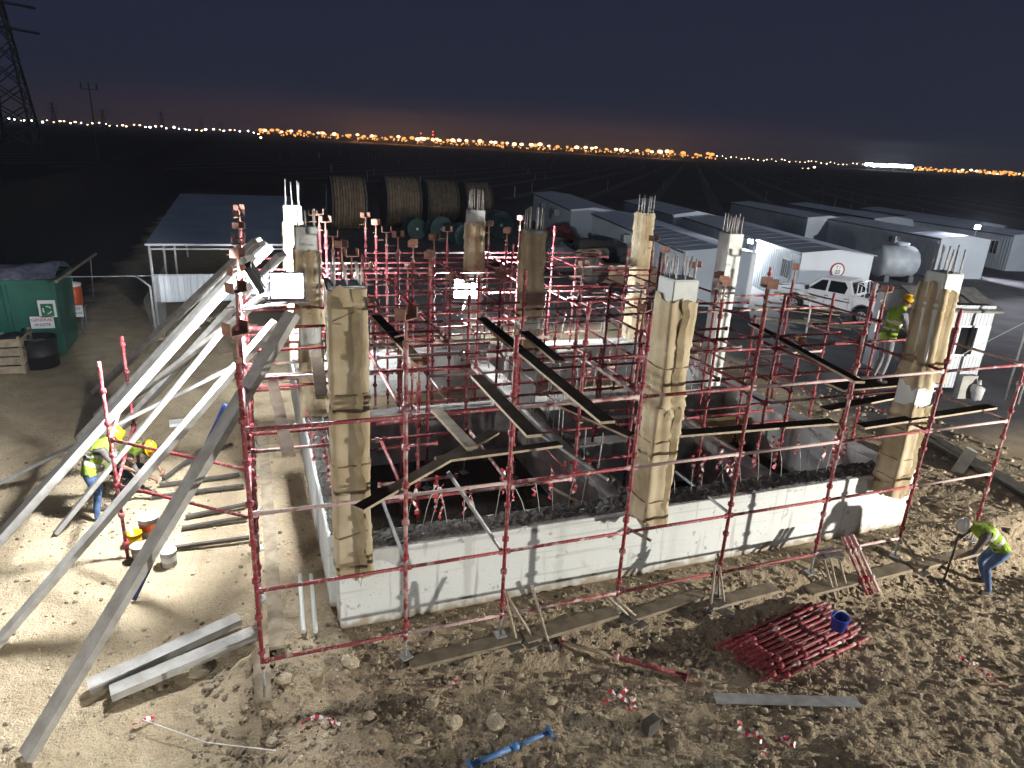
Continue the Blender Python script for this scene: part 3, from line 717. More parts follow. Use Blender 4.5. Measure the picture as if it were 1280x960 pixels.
# ---------------------------------------------------------------- lamps
def lens_mat(name, col, s):
    m = bpy.data.materials.new(name); m.use_nodes = True; N = m.node_tree.nodes; N.clear()
    e = N.new('ShaderNodeEmission'); e.inputs[0].default_value = (*col, 1); e.inputs[1].default_value = s
    o = N.new('ShaderNodeOutputMaterial'); m.node_tree.links.new(e.outputs[0], o.inputs[0]); return m
def floodlight(label, pos, direc, size, power, col=(1, 0.97, 0.92), heads=1, group='lit work lamps', spread=170, stand=None, lens=60.0, name='floodlight'):
    pos = Vector(pos); d, s, u = frame(direc)
    t = thing(name, label, 'lamp', tuple(pos), group)
    Lm = lens_mat('lit_lens', col, lens)
    for k in range(heads):
        c = s * (k - (heads - 1) / 2) * size * 1.25
        Rm = Matrix((s, u, -d)).transposed()
        hb = MB().box(c - d * 0.06, (size, size * 0.8, 0.10), 0, Rm)
        for q in range(5): hb.box(c - d * 0.125 + s * (q - 2) * size * 0.2, (0.012, size * 0.7, 0.03), 0, Rm)
        hb.build('housing', M['black'], t, WL[t])
        MB().box(c - d * 0.004, (size * 0.9, size * 0.7, 0.012), 0, Rm).build('lens', Lm, t, WL[t])
        ld = bpy.data.lights.new('lamp_light', 'AREA'); ld.shape = 'RECTANGLE'; ld.size = size * 0.9; ld.size_y = size * 0.7; ld.energy = power / heads; ld.color = col; ld.spread = math.radians(spread)
        lo = bpy.data.objects.new('lamp_light', ld); COL.objects.link(lo); lo.parent = t
        lo.matrix_local = Matrix(((s.x, u.x, -d.x, c.x + d.x * .02), (s.y, u.y, -d.y, c.y + d.y * .02), (s.z, u.z, -d.z, c.z + d.z * .02), (0, 0, 0, 1)))
    b = MB().bar(-s * size * heads * 0.62 - u * size * 0.5 - d * .06, s * size * heads * 0.62 - u * size * 0.5 - d * .06, 0.03, 0.03)
    if stand is not None:
        b.tube([-u * size * 0.5 - d * .06, Vector(stand) - pos], 0.025, 8)
    b.build('bracket', M['galv'], t, WL[t])
    return t
L1a = floodlight('glaring floodlight on the left scaffold aimed down at the sand', (-0.02, 10.5, 4.30), (-0.84, 0.02, -0.44), 0.50, 1450, (0.95, 0.97, 1.0), 1, stand=(-0.2, 10.3, 3.9))
L1 = floodlight('glaring floodlight facing the camera beside the left column', (0.47, 10.6, 4.18), (-0.10, -0.97, 0.12), 0.50, 420, (0.93, 0.97, 1.0), 1, stand=(-0.2, 10.3, 3.9))
L2 = floodlight('single glaring white floodlight before the far middle column', (4.98, 16.35, 2.86), (-0.25, -0.9, 0.14), 0.62, 460, (0.95, 0.98, 1.0), 1, stand=(4.66, 15.6, 2.4))
L1b = floodlight('second floodlight behind the twin one, turned toward the canopy shed', (0.55, 13.6, 3.55), (0.05, 0.95, -0.1), 0.4, 600, (0.93, 0.97, 1.0), 1, stand=(-0.2, 14.3, 3.3), spread=110)
L2b = floodlight('floodlight turned toward the yard behind the far middle column', (6.2, 17.6, 3.2), (0.75, 0.62, -0.12), 0.4, 1000, (0.9, 0.95, 1.0), 1, stand=(6.43, 17.0, 3.3))
# work lamp on a low tripod off to the right of the picture: it rakes the front wall and the soil
lp = Vector((22.0, -3.0, 2.1)); aim = Vector((9.5, 12.0, 1.6)) - lp
F1 = floodlight('low work lamp on a tripod off to the right', lp, aim, 0.35, 5000, (1.0, 0.95, 0.86), 1, stand=(22.0, -3.05, -0.4), spread=150)
lp2 = Vector((-9.0, 0.6, 3.0))
F2 = floodlight('work lamp on a tripod off to the left of the picture', lp2, Vector((0.5, 9.0, 0.8)) - lp2, 0.3, 260, (1.0, 0.96, 0.9), 1, stand=(-9.0, 0.55, -0.4), spread=110)
lp3 = Vector((38.0, 8.5, 5.5))  # unseen lamp added to brighten the cabin end walls and tank
F3 = floodlight('added unseen lamp on a pole off to the right of the picture', lp3, Vector((37.0, 29.0, 0.5)) - lp3, 0.4, 1900, (0.92, 0.96, 1.0), 1, stand=(38.0, 8.4, -0.3), spread=120)
# ---------------------------------------------------------------- stones
M['blue'] = mat('blue_paint', (0.015, 0.035, 0.14), 0.5, (0.03, 0.06, 0.2), 12)
M['ltblue'] = mat('light_blue_paint', (0.10, 0.24, 0.50), 0.5, (0.07, 0.15, 0.32), 10)
M['bucket_blue'] = mat('blue_plastic', (0.02, 0.06, 0.45), 0.35)
M['steel'] = mat('dull_steel', (0.20, 0.19, 0.18), 0.6, (0.12, 0.10, 0.09), 9, metal=0.4)
M['handle'] = mat('tool_handle', (0.42, 0.35, 0.27), 0.8, (0.30, 0.24, 0.18), 8)
M['dark_wood'] = mat('dark_wood', (0.05, 0.045, 0.04), 0.85, (0.09, 0.08, 0.065), 6, rand=0.2)
pipe('shoring_prop', G(168, 752) + Vector((0, 0, 0.04)), PY(282, 505, 10.0), 0.035, 'blue', 'dark blue steel prop leaning behind the widest beam', None, 'prop')

def rock_verts(seed, sub=1):
    bm = bmesh.new(); bmesh.ops.create_icosphere(bm, subdivisions=sub, radius=1.0)
    r_ = random.Random(seed); ax = [Vector((r_.uniform(-1, 1), r_.uniform(-1, 1), r_.uniform(-1, 1))).normalized() for _ in range(5)]; am = [r_.uniform(0.6, 0.95) for _ in ax]
    sx, sy, sz = r_.uniform(0.8, 1.25), r_.uniform(0.7, 1.1), r_.uniform(0.5, 0.8)
    for v in bm.verts:
        for a, m_ in zip(ax, am):
            d = v.co.dot(a)
            if d > m_: v.co -= a * (d - m_)
        v.co = Vector((v.co.x * sx, v.co.y * sy, v.co.z * sz)) * r_.uniform(0.92, 1.08)
    vs = np.array([v.co[:] for v in bm.verts]); fs = [tuple(v.index for v in f_.verts) for f_ in bm.faces]; bm.free(); return vs, fs
ROCKS = [rock_verts(s, 1) for s in range(6)]
BIG = []
for s in range(5):
    vs, fs = rock_verts(30 + s, 3); me_ = bpy.data.meshes.new('stone'); me_.from_pydata([tuple(v * (1 + 0.06 * random.Random(i).uniform(-1, 1))) for i, v in enumerate(vs)], [], fs); me_.materials.append(M['stone']); BIG.append(me_)
def scatter(name, n, region, smin, smax, label, seed):
    r_ = random.Random(seed); V = []; F = []; k = 0
    while n > 0:
        x, y, dens = region(r_)
        if dens is None or r_.random() > dens: n -= 0.02; continue
        n -= 1
        s = smin + (smax - smin) * r_.random() ** 3
        vs, fs = ROCKS[r_.randrange(6)]; a = r_.uniform(0, 6.28); c, s_ = math.cos(a), math.sin(a)
        p = vs * s; q = np.stack([p[:, 0] * c - p[:, 1] * s_, p[:, 0] * s_ + p[:, 1] * c, p[:, 2]], 1) + np.array([x, y, gzf(x, y) + s * 0.15])
        V.append(q); F += [tuple(i + k for i in f_) for f_ in fs]; k += len(q)
    V = np.concatenate(V); me_ = bpy.data.meshes.new(name); me_.from_pydata(V.tolist(), [], F)
    return tag(link(name, me_, M['stone']), label, 'rubble', None, 'stuff')
def reg_front(r_):
    x = r_.uniform(-1.0, 12.5); y = r_.uniform(4.0, 7.85)
    d = 0.25 + 0.75 * max(0, float(vnoise(x * 0.8, y * 0.9, 21)) * 2 + 0.15)
    if 6.3 < y < 7.8: d += 0.3
    if 1.5 < x < 6 and 5.2 < y < 6.6: d += 0.4
    return x, y, d
def reg_left(r_):
    x = r_.uniform(-5, 0.7); y = r_.uniform(4.5, 16)
    return x, y, 0.15 + 0.5 * max(0, float(vnoise(x * 0.7, y * 0.7, 22)) * 2)
def reg_right(r_):
    x = r_.uniform(11.2, 17); y = r_.uniform(6.0, 15); return x, y, 0.6
scatter('rubble', 8500, reg_front, 0.006, 0.055, 'loose stone chippings strewn over the soil before the plinth wall', 1)
scatter('rubble', 2600, reg_left, 0.007, 0.045, 'sparse chippings on the pale sand left of the plinth', 2)
scatter('rubble', 1500, reg_right, 0.012, 0.09, 'broken clods on the ground between right scaffold and guard cabin', 3)
big_px = [(585, 830, .11), (596, 848, .06), (250, 842, .12), (262, 860, .06), (470, 800, .08), (438, 830, .13), (560, 838, .07), (700, 800, .06), (620, 905, .12), (566, 905, .10), (408, 905, .08), (462, 898, .09), (655, 890, .07), (860, 830, .06), (745, 850, .07), (690, 878, .08),
          (340, 930, .08), (300, 940, .06), (520, 925, .07), (775, 930, .05), (1010, 905, .05), (1130, 905, .05), (1205, 900, .05), (880, 925, .05), (955, 890, .05), (1100, 850, .045), (1180, 760, .05), (1150, 700, .05), (1110, 735, .05), (820, 800, .06), (725, 825, .055), (650, 845, .06), (540, 880, .1), (355, 850, .09), (395, 842, .08), (1240, 870, .05), (1060, 930, .05), (1262, 620, .08), (1252, 600, .05)]
for k, (px, py, s) in enumerate(big_px):
    p = G(px, py); o = link('stone', BIG[k % 5], None, None, (p.x, p.y, p.z + s * 0.3), (0, 0, k * 1.7)); o.scale = (s, s, s)
    tag(o, 'pale broken stone lying loose on the churned soil', 'stone', 'broken stones on the soil')

# ---------------------------------------------------------------- boards on the ground
GB = 'sole boards under the scaffold'
def gboard(a, b, wid, th, label, mt=OT, name='sole_board', grp=GB, lift=0.0):
    A = G(*a); B = G(*b); A.z = max(A.z, gzf(A.x, A.y)) + th / 2 + 0.03 + lift; B.z += th / 2 + 0.03 + lift
    return board(name, A, B, wid, th, mt, label, grp)
gboard((512, 834), (648, 800), 0.22, 0.05, 'sole board under the second and third front uprights')
gboard((655, 802), (768, 768), 0.24, 0.05, 'sole board holding the shovel before the plinth wall')
gboard((785, 775), (880, 745), 0.22, 0.05, 'sole board between the leaning hoes and the shovel pair')
gboard((885, 760), (968, 738), 0.22, 0.05, 'sole board in shade just behind the tube pile')
gboard((1010, 742), (1132, 712), 0.24, 0.05, 'clean sole board with leaning tubes right of the tube pile')
gboard((1140, 712), (1225, 690), 0.22, 0.05, 'sole board by the feet of the bending worker')
gboard((330, 880), (326, 818), 0.2, 0.06, 'stub of sole board under the near left upright')
board('sole_board', (-0.02, 7.75, gzf(0, 7.75) + 0.09), (-0.02, 14.5, 0.12), 0.2, 0.05, OT, 'long sole board under the left scaffold run', GB)
GBm = 'pair of beams dumped on the sand'
gboard((112, 868), (300, 782), 0.2, 0.1, 'beam with ragged end lying on the sand at lower left', TB, 'timber_beam', GBm, 0.03)
gboard((140, 876), (318, 800), 0.2, 0.1, 'beam lying nearest the camera of the pair on the sand', TB, 'timber_beam', GBm, 0.03)
gboard((893, 876), (1072, 881), 0.16, 0.03, 'narrow grey steel board lying on the soil below the tube pile', [M['galv'], M['galv']], 'steel_board', None)
for a, b, l in (((375, 724), (380, 796), 'white tube lying left of the plinth corner'), ((389, 724), (395, 796), 'white tube lying closest to the plinth corner')):
    A = G(*a); B = G(*b); pipe('loose_tube', A + Vector((0, 0, .08)), B + Vector((0, 0, .08)), 0.03, 'white_conc', l, 'white tubes beside the plinth corner')

# ---------------------------------------------------------------- props lying about
def prop(a, b, key, label, cat='prop'):
    A = G(*a) + Vector((0, 0, .06)); B = G(*b) + Vector((0, 0, .06)); d = B - A
    t = thing('shoring_prop', label, cat, tuple(A))
    MB().tube([A, A + d * 0.55], 0.034, 10).build_world('outer_tube', M[key], t)
    MB().tube([A + d * 0.5, B], 0.026, 10).build_world('inner_tube', M[key if key != 'red' else 'old_timber'], t)
    c = A + d * 0.55; dn = d.normalized()
    MB().tube([c - dn * 0.03, c + dn * 0.05], 0.05, 10).build_world('collar', M[key], t)
    for q in (A, B): MB().bar(q - dn * 0.006, q + dn * 0.006, 0.14, 0.14).build_world('end_plate', M[key], t)
    return t
prop((586, 962), (686, 920), 'ltblue', 'light blue steel prop lying at the bottom edge of the picture')
prop((858, 850), (700, 806), 'red', 'red jack prop lying among stones in front of the wall')

# ---------------------------------------------------------------- pile of red scaffold tubes
a0, a1 = G(962, 858), G(1094, 796); b0, b1 = G(893, 806), G(1003, 752)
zb0 = (a0.z + a1.z + b0.z + b1.z) / 4 + 0.02
n1 = 11
for lay in range(3):
    cnt = n1 - lay * 2
    for k in range(cnt):
        t = (k + 0.5 * lay + (0.8 if lay else 0)) / n1
        A = a0.lerp(b0, t); B = a1.lerp(b1, t)
        A.z = max(gzf(A.x, A.y), zb0 - 0.08) + 0.06 + lay * 0.085; B.z = max(gzf(B.x, B.y), zb0 - 0.08) + 0.06 + lay * 0.085
        d = (B - A); d += Vector((rnd.uniform(-.04, .04), rnd.uniform(-.04, .04), 0)); sh = rnd.uniform(-0.1, 0.1)
        A = A + d.normalized() * sh
        o = link('scaffold_tube', std_mesh(2.0), M['red'], None, A)
        o.rotation_euler = d.to_track_quat('Z', 'Y').to_euler()
        tag(o, 'dull red cup lock tube lying in the pile on the soil', 'tube', 'red tubes heaped before the wall')
# blue bucket on the pile
p = PZ(1047, 786, zb0 + 0.34)
t = thing('bucket', 'small bright blue plastic bucket standing on the red tube pile', 'bucket', tuple(p))
b = MB(); n = 20
prof = [(0.0, 0.0), (0.095, 0.0), (0.125, 0.20), (0.135, 0.20), (0.135, 0.215), (0.118, 0.215), (0.09, 0.012), (0.0, 0.012)]
def lathe(prof, n=20, mi=0, smooth=True):
    b = MB(); vs = []; fs = []
    for r, z in prof:
        for k in range(n): vs.append((r * math.cos(2 * math.pi * k / n), r * math.sin(2 * math.pi * k / n), z))
    for i in range(len(prof) - 1):
        for k in range(n): fs.append((i * n + k, i * n + (k + 1) % n, (i + 1) * n + (k + 1) % n, (i + 1) * n + k))
    b.add(vs, fs, mi, smooth); return b
lathe(prof).build('pail', M['bucket_blue'], t, WL[t])
MB().tube([(0.13 * math.cos(a), 0.02, 0.2 + 0.10 * math.sin(a)) for a in np.linspace(0, math.pi, 12)], 0.005, 6).build('handle', M['galv'], t, WL[t])

# ---------------------------------------------------------------- hoes and shovels
def tool(base, top_px, top_y, kind, label, grp='digging tools propped on the scaffold', head_up=False):
    A = G(*base) + Vector((0, 0, 0.04)); B = PY(*top_px, top_y)
    t = thing('hoe' if kind == 'hoe' else 'shovel', label, 'tool', tuple(A), grp)
    MB().tube([A, B], 0.019, 8).build_world('handle', M['handle'], t)
    P, Q = (B, A) if head_up else (A, B); d = (P - Q).normalized(); _, s, u = frame(d, (0, 1, 0.2))
    m = MB()
    if kind == 'hoe':
        m.bar(P + Vector((-.1, 0, .02)), P + Vector((-.06, -.19, .035)) if not head_up else P + Vector((-.1, -.19, 0)), 0.2, 0.012); m.bar(P + Vector((-.1, 0, .02)), P + Vector((.1, 0.01, .02)), 0.05, 0.03); m.tube([P - d * 0.05, P + d * 0.02], 0.028, 8)
    else:
        m.add([P + s * x + d * y + u * z for x, y, z in ((-.11, -.05, .0), (0, -.05, .02), (.11, -.05, .0), (-.12, .12, .01), (0, .12, .035), (.12, .12, .01), (-.07, .26, .01), (0, .30, .02), (.07, .26, .01))],
              [(0, 1, 4, 3), (1, 2, 5, 4), (3, 4, 7, 6), (4, 5, 8, 7)], 0, True); m.tube([P - d * 0.12, P + d * 0.03], 0.025, 8)
    m.build_world('blade', M['steel'], t)
tool((646, 806), (629, 735), 7.36, 'hoe', 'hoe leaning on the third front upright, blade toward the soil')
tool((667, 802), (630, 738), 7.36, 'hoe', 'second hoe beside the third front upright, slanting right')
tool((688, 815), (664, 730), 7.36, 'shovel', 'shovel leaning alone between the third and fourth front uprights')
tool((788, 774), (747, 735), 7.36, 'hoe', 'hoe leaning low before the fourth front upright')
tool((800, 778), (758, 738), 7.37, 'hoe', 'hoe lying closest to the fourth front upright')
tool((887, 768), (895, 698), 7.36, 'shovel', 'shovel standing at the fifth front upright with square blade')
tool((906, 764), (897, 692), 7.36, 'hoe', 'hoe standing right of the square shovel')
tool((898, 752), (899, 695), 7.37, 'hoe', 'hoe half hidden behind the square shovel')
tool((1044, 752), (1027, 690), 7.36, 'hoe', 'hoe propped with its blade up, left of three', head_up=True)
tool((1048, 748), (1035, 688), 7.36, 'hoe', 'hoe propped with its blade up, middle of three', head_up=True)
tool((1060, 745), (1046, 688), 7.36, 'hoe', 'hoe propped with its blade up, right of three', head_up=True)
tool((1150, 715), (1128, 672), 7.36, 'hoe', 'hoe leaning at the seventh front upright beside the bending worker')
for k, (bx, by, tx, ty) in enumerate(((1084, 746, 1054, 672), (1091, 744, 1060, 671), (1098, 742, 1066, 670))):
    A = G(bx, by) + Vector((0, 0, .04)); B = PY(tx, ty, 7.36); d = B - A
    o = link('scaffold_tube', std_mesh(round(d.length, 1)), M['red_worn'], None, A); o.rotation_euler = d.to_track_quat('Z', 'Y').to_euler()
    tag(o, 'worn reddish tube leaning on the lowest rail, %s of three' % ('left', 'middle', 'right')[k], 'tube', 'three tubes leaning on the lowest rail')

# ---------------------------------------------------------------- warning tape
def ribbon(pts, wid, label, name='warning_tape', grp='scraps of warning tape', parent=None):
    m = MB(); pts = [Vector(p) for p in pts]; r_ = random.Random(len(label) + int(pts[0].x * 100))
    vs = []
    for i, p in enumerate(pts):
        d = pts[min(i + 1, len(pts) - 1)] - pts[max(i - 1, 0)]; _, s, u = frame(d); a = r_.uniform(-1.2, 1.2)
        q = s * math.cos(a) + u * math.sin(a); vs += [p - q * wid / 2, p + q * wid / 2]
    for i in range(len(pts) - 1): m.add([vs[2 * i], vs[2 * i + 1], vs[2 * i + 3], vs[2 * i + 2]], [(0, 1, 2, 3)], i % 2)
    if parent is None:
        o = m.build_world(name, [M['tape_r'], M['tape_w']]); return tag(o, label, 'tape', grp)
    return m.build_world(name, [M['tape_r'], M['tape_w']], parent)
def ground_tape(px, py, L_, ang, label, wig=0.12):
    p = G(px, py); pts = []; r_ = random.Random(px); x, y, a = p.x, p.y, ang
    for k in range(int(L_ / 0.05)):
        a += r_.uniform(-1, 1) * wig * 6; x += 0.05 * math.cos(a); y += 0.05 * math.sin(a); pts.append((x, y, gzf(x, y) + 0.03 + r_.uniform(0, 0.05)))
    return ribbon(pts, 0.05, label)
ground_tape(160, 912, 0.35, 0.8, 'knotted scrap of red and white tape on bare sand at lower left')
ground_tape(370, 915, 0.7, 0.9, 'scrap of warning tape beside a stone in front of the near left upright')
ground_tape(535, 862, 0.5, 0.3, 'scrap of warning tape lying in the hollow below the second sole board')
ground_tape(780, 892, 0.8, 0.3, 'bunched warning tape on rubble above the small block', 0.3)
ground_tape(750, 880, 0.5, 0.2, 'thin strip of warning tape left of the bunched one')
ground_tape(1185, 818, 0.8, -0.9, 'strip of warning tape on the soil below the bending worker', 0.1)
ground_tape(950, 945, 1.0, 0.6, 'tangle of warning tape at the bottom edge below the steel board', 0.35)
ground_tape(965, 925, 0.6, -0.3, 'short curl of warning tape above the tangle at the bottom edge', 0.3)
# string line with pegs
S0, S1, S2 = G(180, 908), G(260, 935), G(345, 943)
tag(MB().tube([S0 + Vector((0, 0, .1)), S1 + Vector((0, 0, .08)), S2 + Vector((0, 0, .06))], 0.006, 5).build_world('string_line', M['tape_w']), 'thin white string stretched over the sand at lower left', 'string')
# small grey block
p = G(812, 915); t = link('kerb_block', MB().box((0, 0, 0.1), (0.2, 0.12, 0.2)).mesh('kerb_block'), M['dark_wood'], None, p, (0, 0, 0.3)); tag(t, 'small dark wooden block standing on the soil near the bottom edge', 'block')
# flags of tape on tie wires along the plinth top
def flag(x, y, z0, h, tilt, label, grp):
    t = thing('tape_flag', label, 'flag', (x, y, z0), grp); r_ = random.Random(int(x * 1000 + y * 10))
    tip = Vector((x + tilt, y + r_.uniform(-.05, .05), z0 + h))
    MB().tube([(x, y, z0), (x + tilt * 0.4, y, z0 + h * 0.5), tip], 0.006, 5).build_world('wire', M['rebar'], t)
    pts = [tip + Vector((r_.uniform(-.03, .03), r_.uniform(-.02, .02), 0.06 - 0.05 * k)) for k in range(r_.randint(6, 12))]
    ribbon(pts, 0.06, label, 'tape', None, t)
FG = 'tape flags along the plinth top'
ORD = ['first', 'second', 'third', 'fourth', 'fifth', 'sixth', 'seventh', 'eighth', 'ninth', 'tenth', 'eleventh', 'twelfth', 'thirteenth', 'fourteenth', 'fifteenth']
r_ = random.Random(5)
for fi, x in enumerate([1.75, 1.95, 2.15, 2.35, 2.6, 2.8, 3.1, 3.35, 3.55, 3.75, 3.95, 4.2, 4.5]):
    flag(x + r_.uniform(-.05, .05), 8.3, ZT, r_.uniform(0.45, 0.75), r_.uniform(-.2, .2), 'taped wire flag on the front wall, %s right of the near left column' % ORD[fi], FG + ' left')
for fi, x in enumerate([5.9, 6.15, 6.4, 6.7, 6.9, 7.15, 7.4, 7.8, 8.05, 8.3, 8.7, 8.95, 9.2, 9.5, 9.75]):
    flag(x + r_.uniform(-.05, .05), 8.3 + r_.uniform(-.06, .06), ZT, r_.uniform(0.4, 0.75), r_.uniform(-.2, .2), 'taped wire flag on the front wall, %s right of the middle column' % ORD[fi], FG + ' right')
for fi, y in enumerate([8.9, 9.2, 9.6, 10.0, 10.4, 10.9]):
    flag(0.95, y, ZT, r_.uniform(0.5, 0.9), r_.uniform(-.25, .1), 'taped wire flag on the left plinth wall, %s from the near column' % ORD[fi], FG + ' side')
for fi, x in enumerate([6.4, 6.8, 7.1, 7.5, 7.9, 8.8, 9.2, 9.6]):
    flag(x, 13.0, ZT - .05, r_.uniform(0.7, 1.1), r_.uniform(-.2, .2), 'taped wire flag on the inner cross wall, %s from the middle column' % ORD[fi], FG + ' inner')
for fi, x in enumerate([1.8, 2.4, 3.1, 3.6, 4.2, 6.4, 7.2, 8.0]):
    flag(x, 17.0, ZT, r_.uniform(0.7, 1.1), r_.uniform(-.2, .2), 'taped wire flag on the rear wall, %s from the left' % ORD[fi], FG + ' rear')
# starter bars standing in the pit
SG = 'starter bars standing in the inner walls'
for k in range(46):
    w_ = k % 3
    x, y = ((r_.uniform(5.1, 5.4), r_.uniform(9, 16.6)), (r_.uniform(6, 10.3), r_.uniform(12.85, 13.1)), (r_.uniform(1.4, 10), r_.uniform(16.85, 17.15)))[w_]
    h = r_.uniform(0.6, 1.3)
    tag(MB().tube([(x, y, ZT - .1), (x + r_.uniform(-.04, .04), y, ZT + h)], 0.011, 6).build_world('starter_bar', M['rebar']), ('steel starter bar standing on the inner wall behind the middle front column', 'steel starter bar standing on the cross wall before the bare column', 'steel starter bar standing on the rear wall of the pit')[w_], 'rebar', SG)

# ---------------------------------------------------------------- right side odds and ends
RB = 'dark boards stacked on the right'
A0, A1 = PZ(1165, 560, 0.0), PZ(1330, 660, -0.1)
for k in range(7):
    off = Vector((0.16 * (k % 4) + 0.05 * (k // 4), 0.24 * (k % 4), 0.10 + 0.07 * (k // 4)))
    board('form_board', A0 + off + Vector((rnd.uniform(-.3, .3), 0, 0)), A1 + off, 0.2, 0.06, [M['dark_wood'], M['dark_wood']], 'long black form board right of the corner column, %s in the stack' % ('nearest the camera', 'second from the camera', 'third from the camera', 'fourth from the camera', 'upper and nearest', 'upper second', 'upper third')[k], RB)
p = PZ(1197, 588, 0.0)
b = MB().prism([(-0.25, 0), (0.3, 0), (0.22, 0.55), (-0.1, 0.62)], 1, -0.12, 0.12); o = b.build('concrete_slab', M['conc'], None, (p.x, p.y, -0.03), (0.25, 0.0, 0.5)); tag(o, 'tilted grey concrete slab leaning behind the corner column', 'slab')
p = PZ(1218, 500, 0.0)
b = MB(); vs, fs = rock_verts(77, 3); b.add([(v[0] * .22, v[1] * .22, v[2] * .42 + .25) for v in vs], fs, 0, True); b.tube([(0, 0, .48), (0.02, 0, .62)], [.07, .03], 8)
tag(b.build('sand_bag', mat('bag', (0.52, 0.52, 0.52), 0.8, (0.4, 0.4, 0.4), 8, 0.01, 20), None, p), 'tied white bag standing beside the guard cabin', 'bag')
p = PZ(1203, 497, 0.0); o = link('kerb_block', MB().box((0, 0, .35), (.5, .18, .7)).mesh('kerb_block'), M['conc'], None, p, (0, 0, -.2)); tag(o, 'upright grey concrete block at the corner of the guard cabin', 'block')
# stack of yellow blocks inside the pit
M['yblock'] = mat('yellow_block', (0.58, 0.44, 0.20), 0.9, (0.48, 0.36, 0.17), 6, 0.004, 40, rand=0.15)
yb = thing('block_stack', 'low stack of yellowish blocks left of the corner column', 'block stack', tuple(PZ(1060, 540, 0.2)))
bl = MB().box((0, 0, 0), (0.39, 0.19, 0.19)).mesh('block'); bl.materials.append(M['yblock'])
q0 = Vector((10.0, 10.0, 1.2)); 
for k in range(24):
    c, r0 = k % 8, k // 8
    link('block', bl, None, yb, (9.0 + c * 0.40 + 0.1 * (r0 % 2), 11.9 + rnd.uniform(-.02, .02), 1.1 + r0 * 0.2 - 0.9), (0, 0, rnd.uniform(-.06, .06)))
# ---------------------------------------------------------------- cabins
M['cabin'] = mat('white_cabin_panel', (0.60, 0.64, 0.68), 0.55, (0.52, 0.56, 0.60), 1.2, spec=0.3)
M['cabin_end'] = mat('smooth_cabin_panel', (0.58, 0.62, 0.66), 0.5, (0.52, 0.56, 0.60), 0.8)
M['cabin_roof'] = mat('cabin_roof', (0.56, 0.60, 0.65), 0.6, (0.46, 0.50, 0.55), 1.1, rand=0.15)
M['trim'] = mat('grey_trim', (0.10, 0.11, 0.12), 0.6)
M['glass'] = mat('dark_glass', (0.01, 0.012, 0.016), 0.08, spec=0.6)
M['ac'] = mat('ac_white', (0.68, 0.68, 0.64), 0.5)
M['alu'] = mat('aluminium', (0.62, 0.63, 0.64), 0.4)
def PL(name, mb, mt, parent, loc=(0, 0, 0), rot=None):
    me_ = mb.mesh(name) if isinstance(mb, MB) else mb
    o = bpy.data.objects.new(name, me_); COL.objects.link(o)
    if mt is not None and not me_.materials:
        for m_ in (mt if isinstance(mt, (list, tuple)) else [mt]): me_.materials.append(m_)
    o.parent = parent; o.location = loc
    if rot: o.rotation_euler = rot
    WL[o] = Vector((0, 0, 0)); return o
def corrugated(l, h, pitch=0.24, amp=0.03, axis='y'):
    """ribbed sheet from 0..l, ribs vertical, facing -x"""
    m = MB(); prof = []; x = 0.0
    while x < l - 1e-6:
        for dx, a in ((0, 0), (0.5, 0), (0.6, amp), (0.9, amp)):
            if x + dx * pitch < l: prof.append((x + dx * pitch, -a))
        x += pitch
    prof.append((l, 0)); n = len(prof)
    vs = [(a, t, z) if axis == 'y' else (t, a, z) for z in (0, h) for t, a in prof]
    return m.add(vs, [(i, i + 1, n + i + 1, n + i) for i in range(n - 1)], 0)
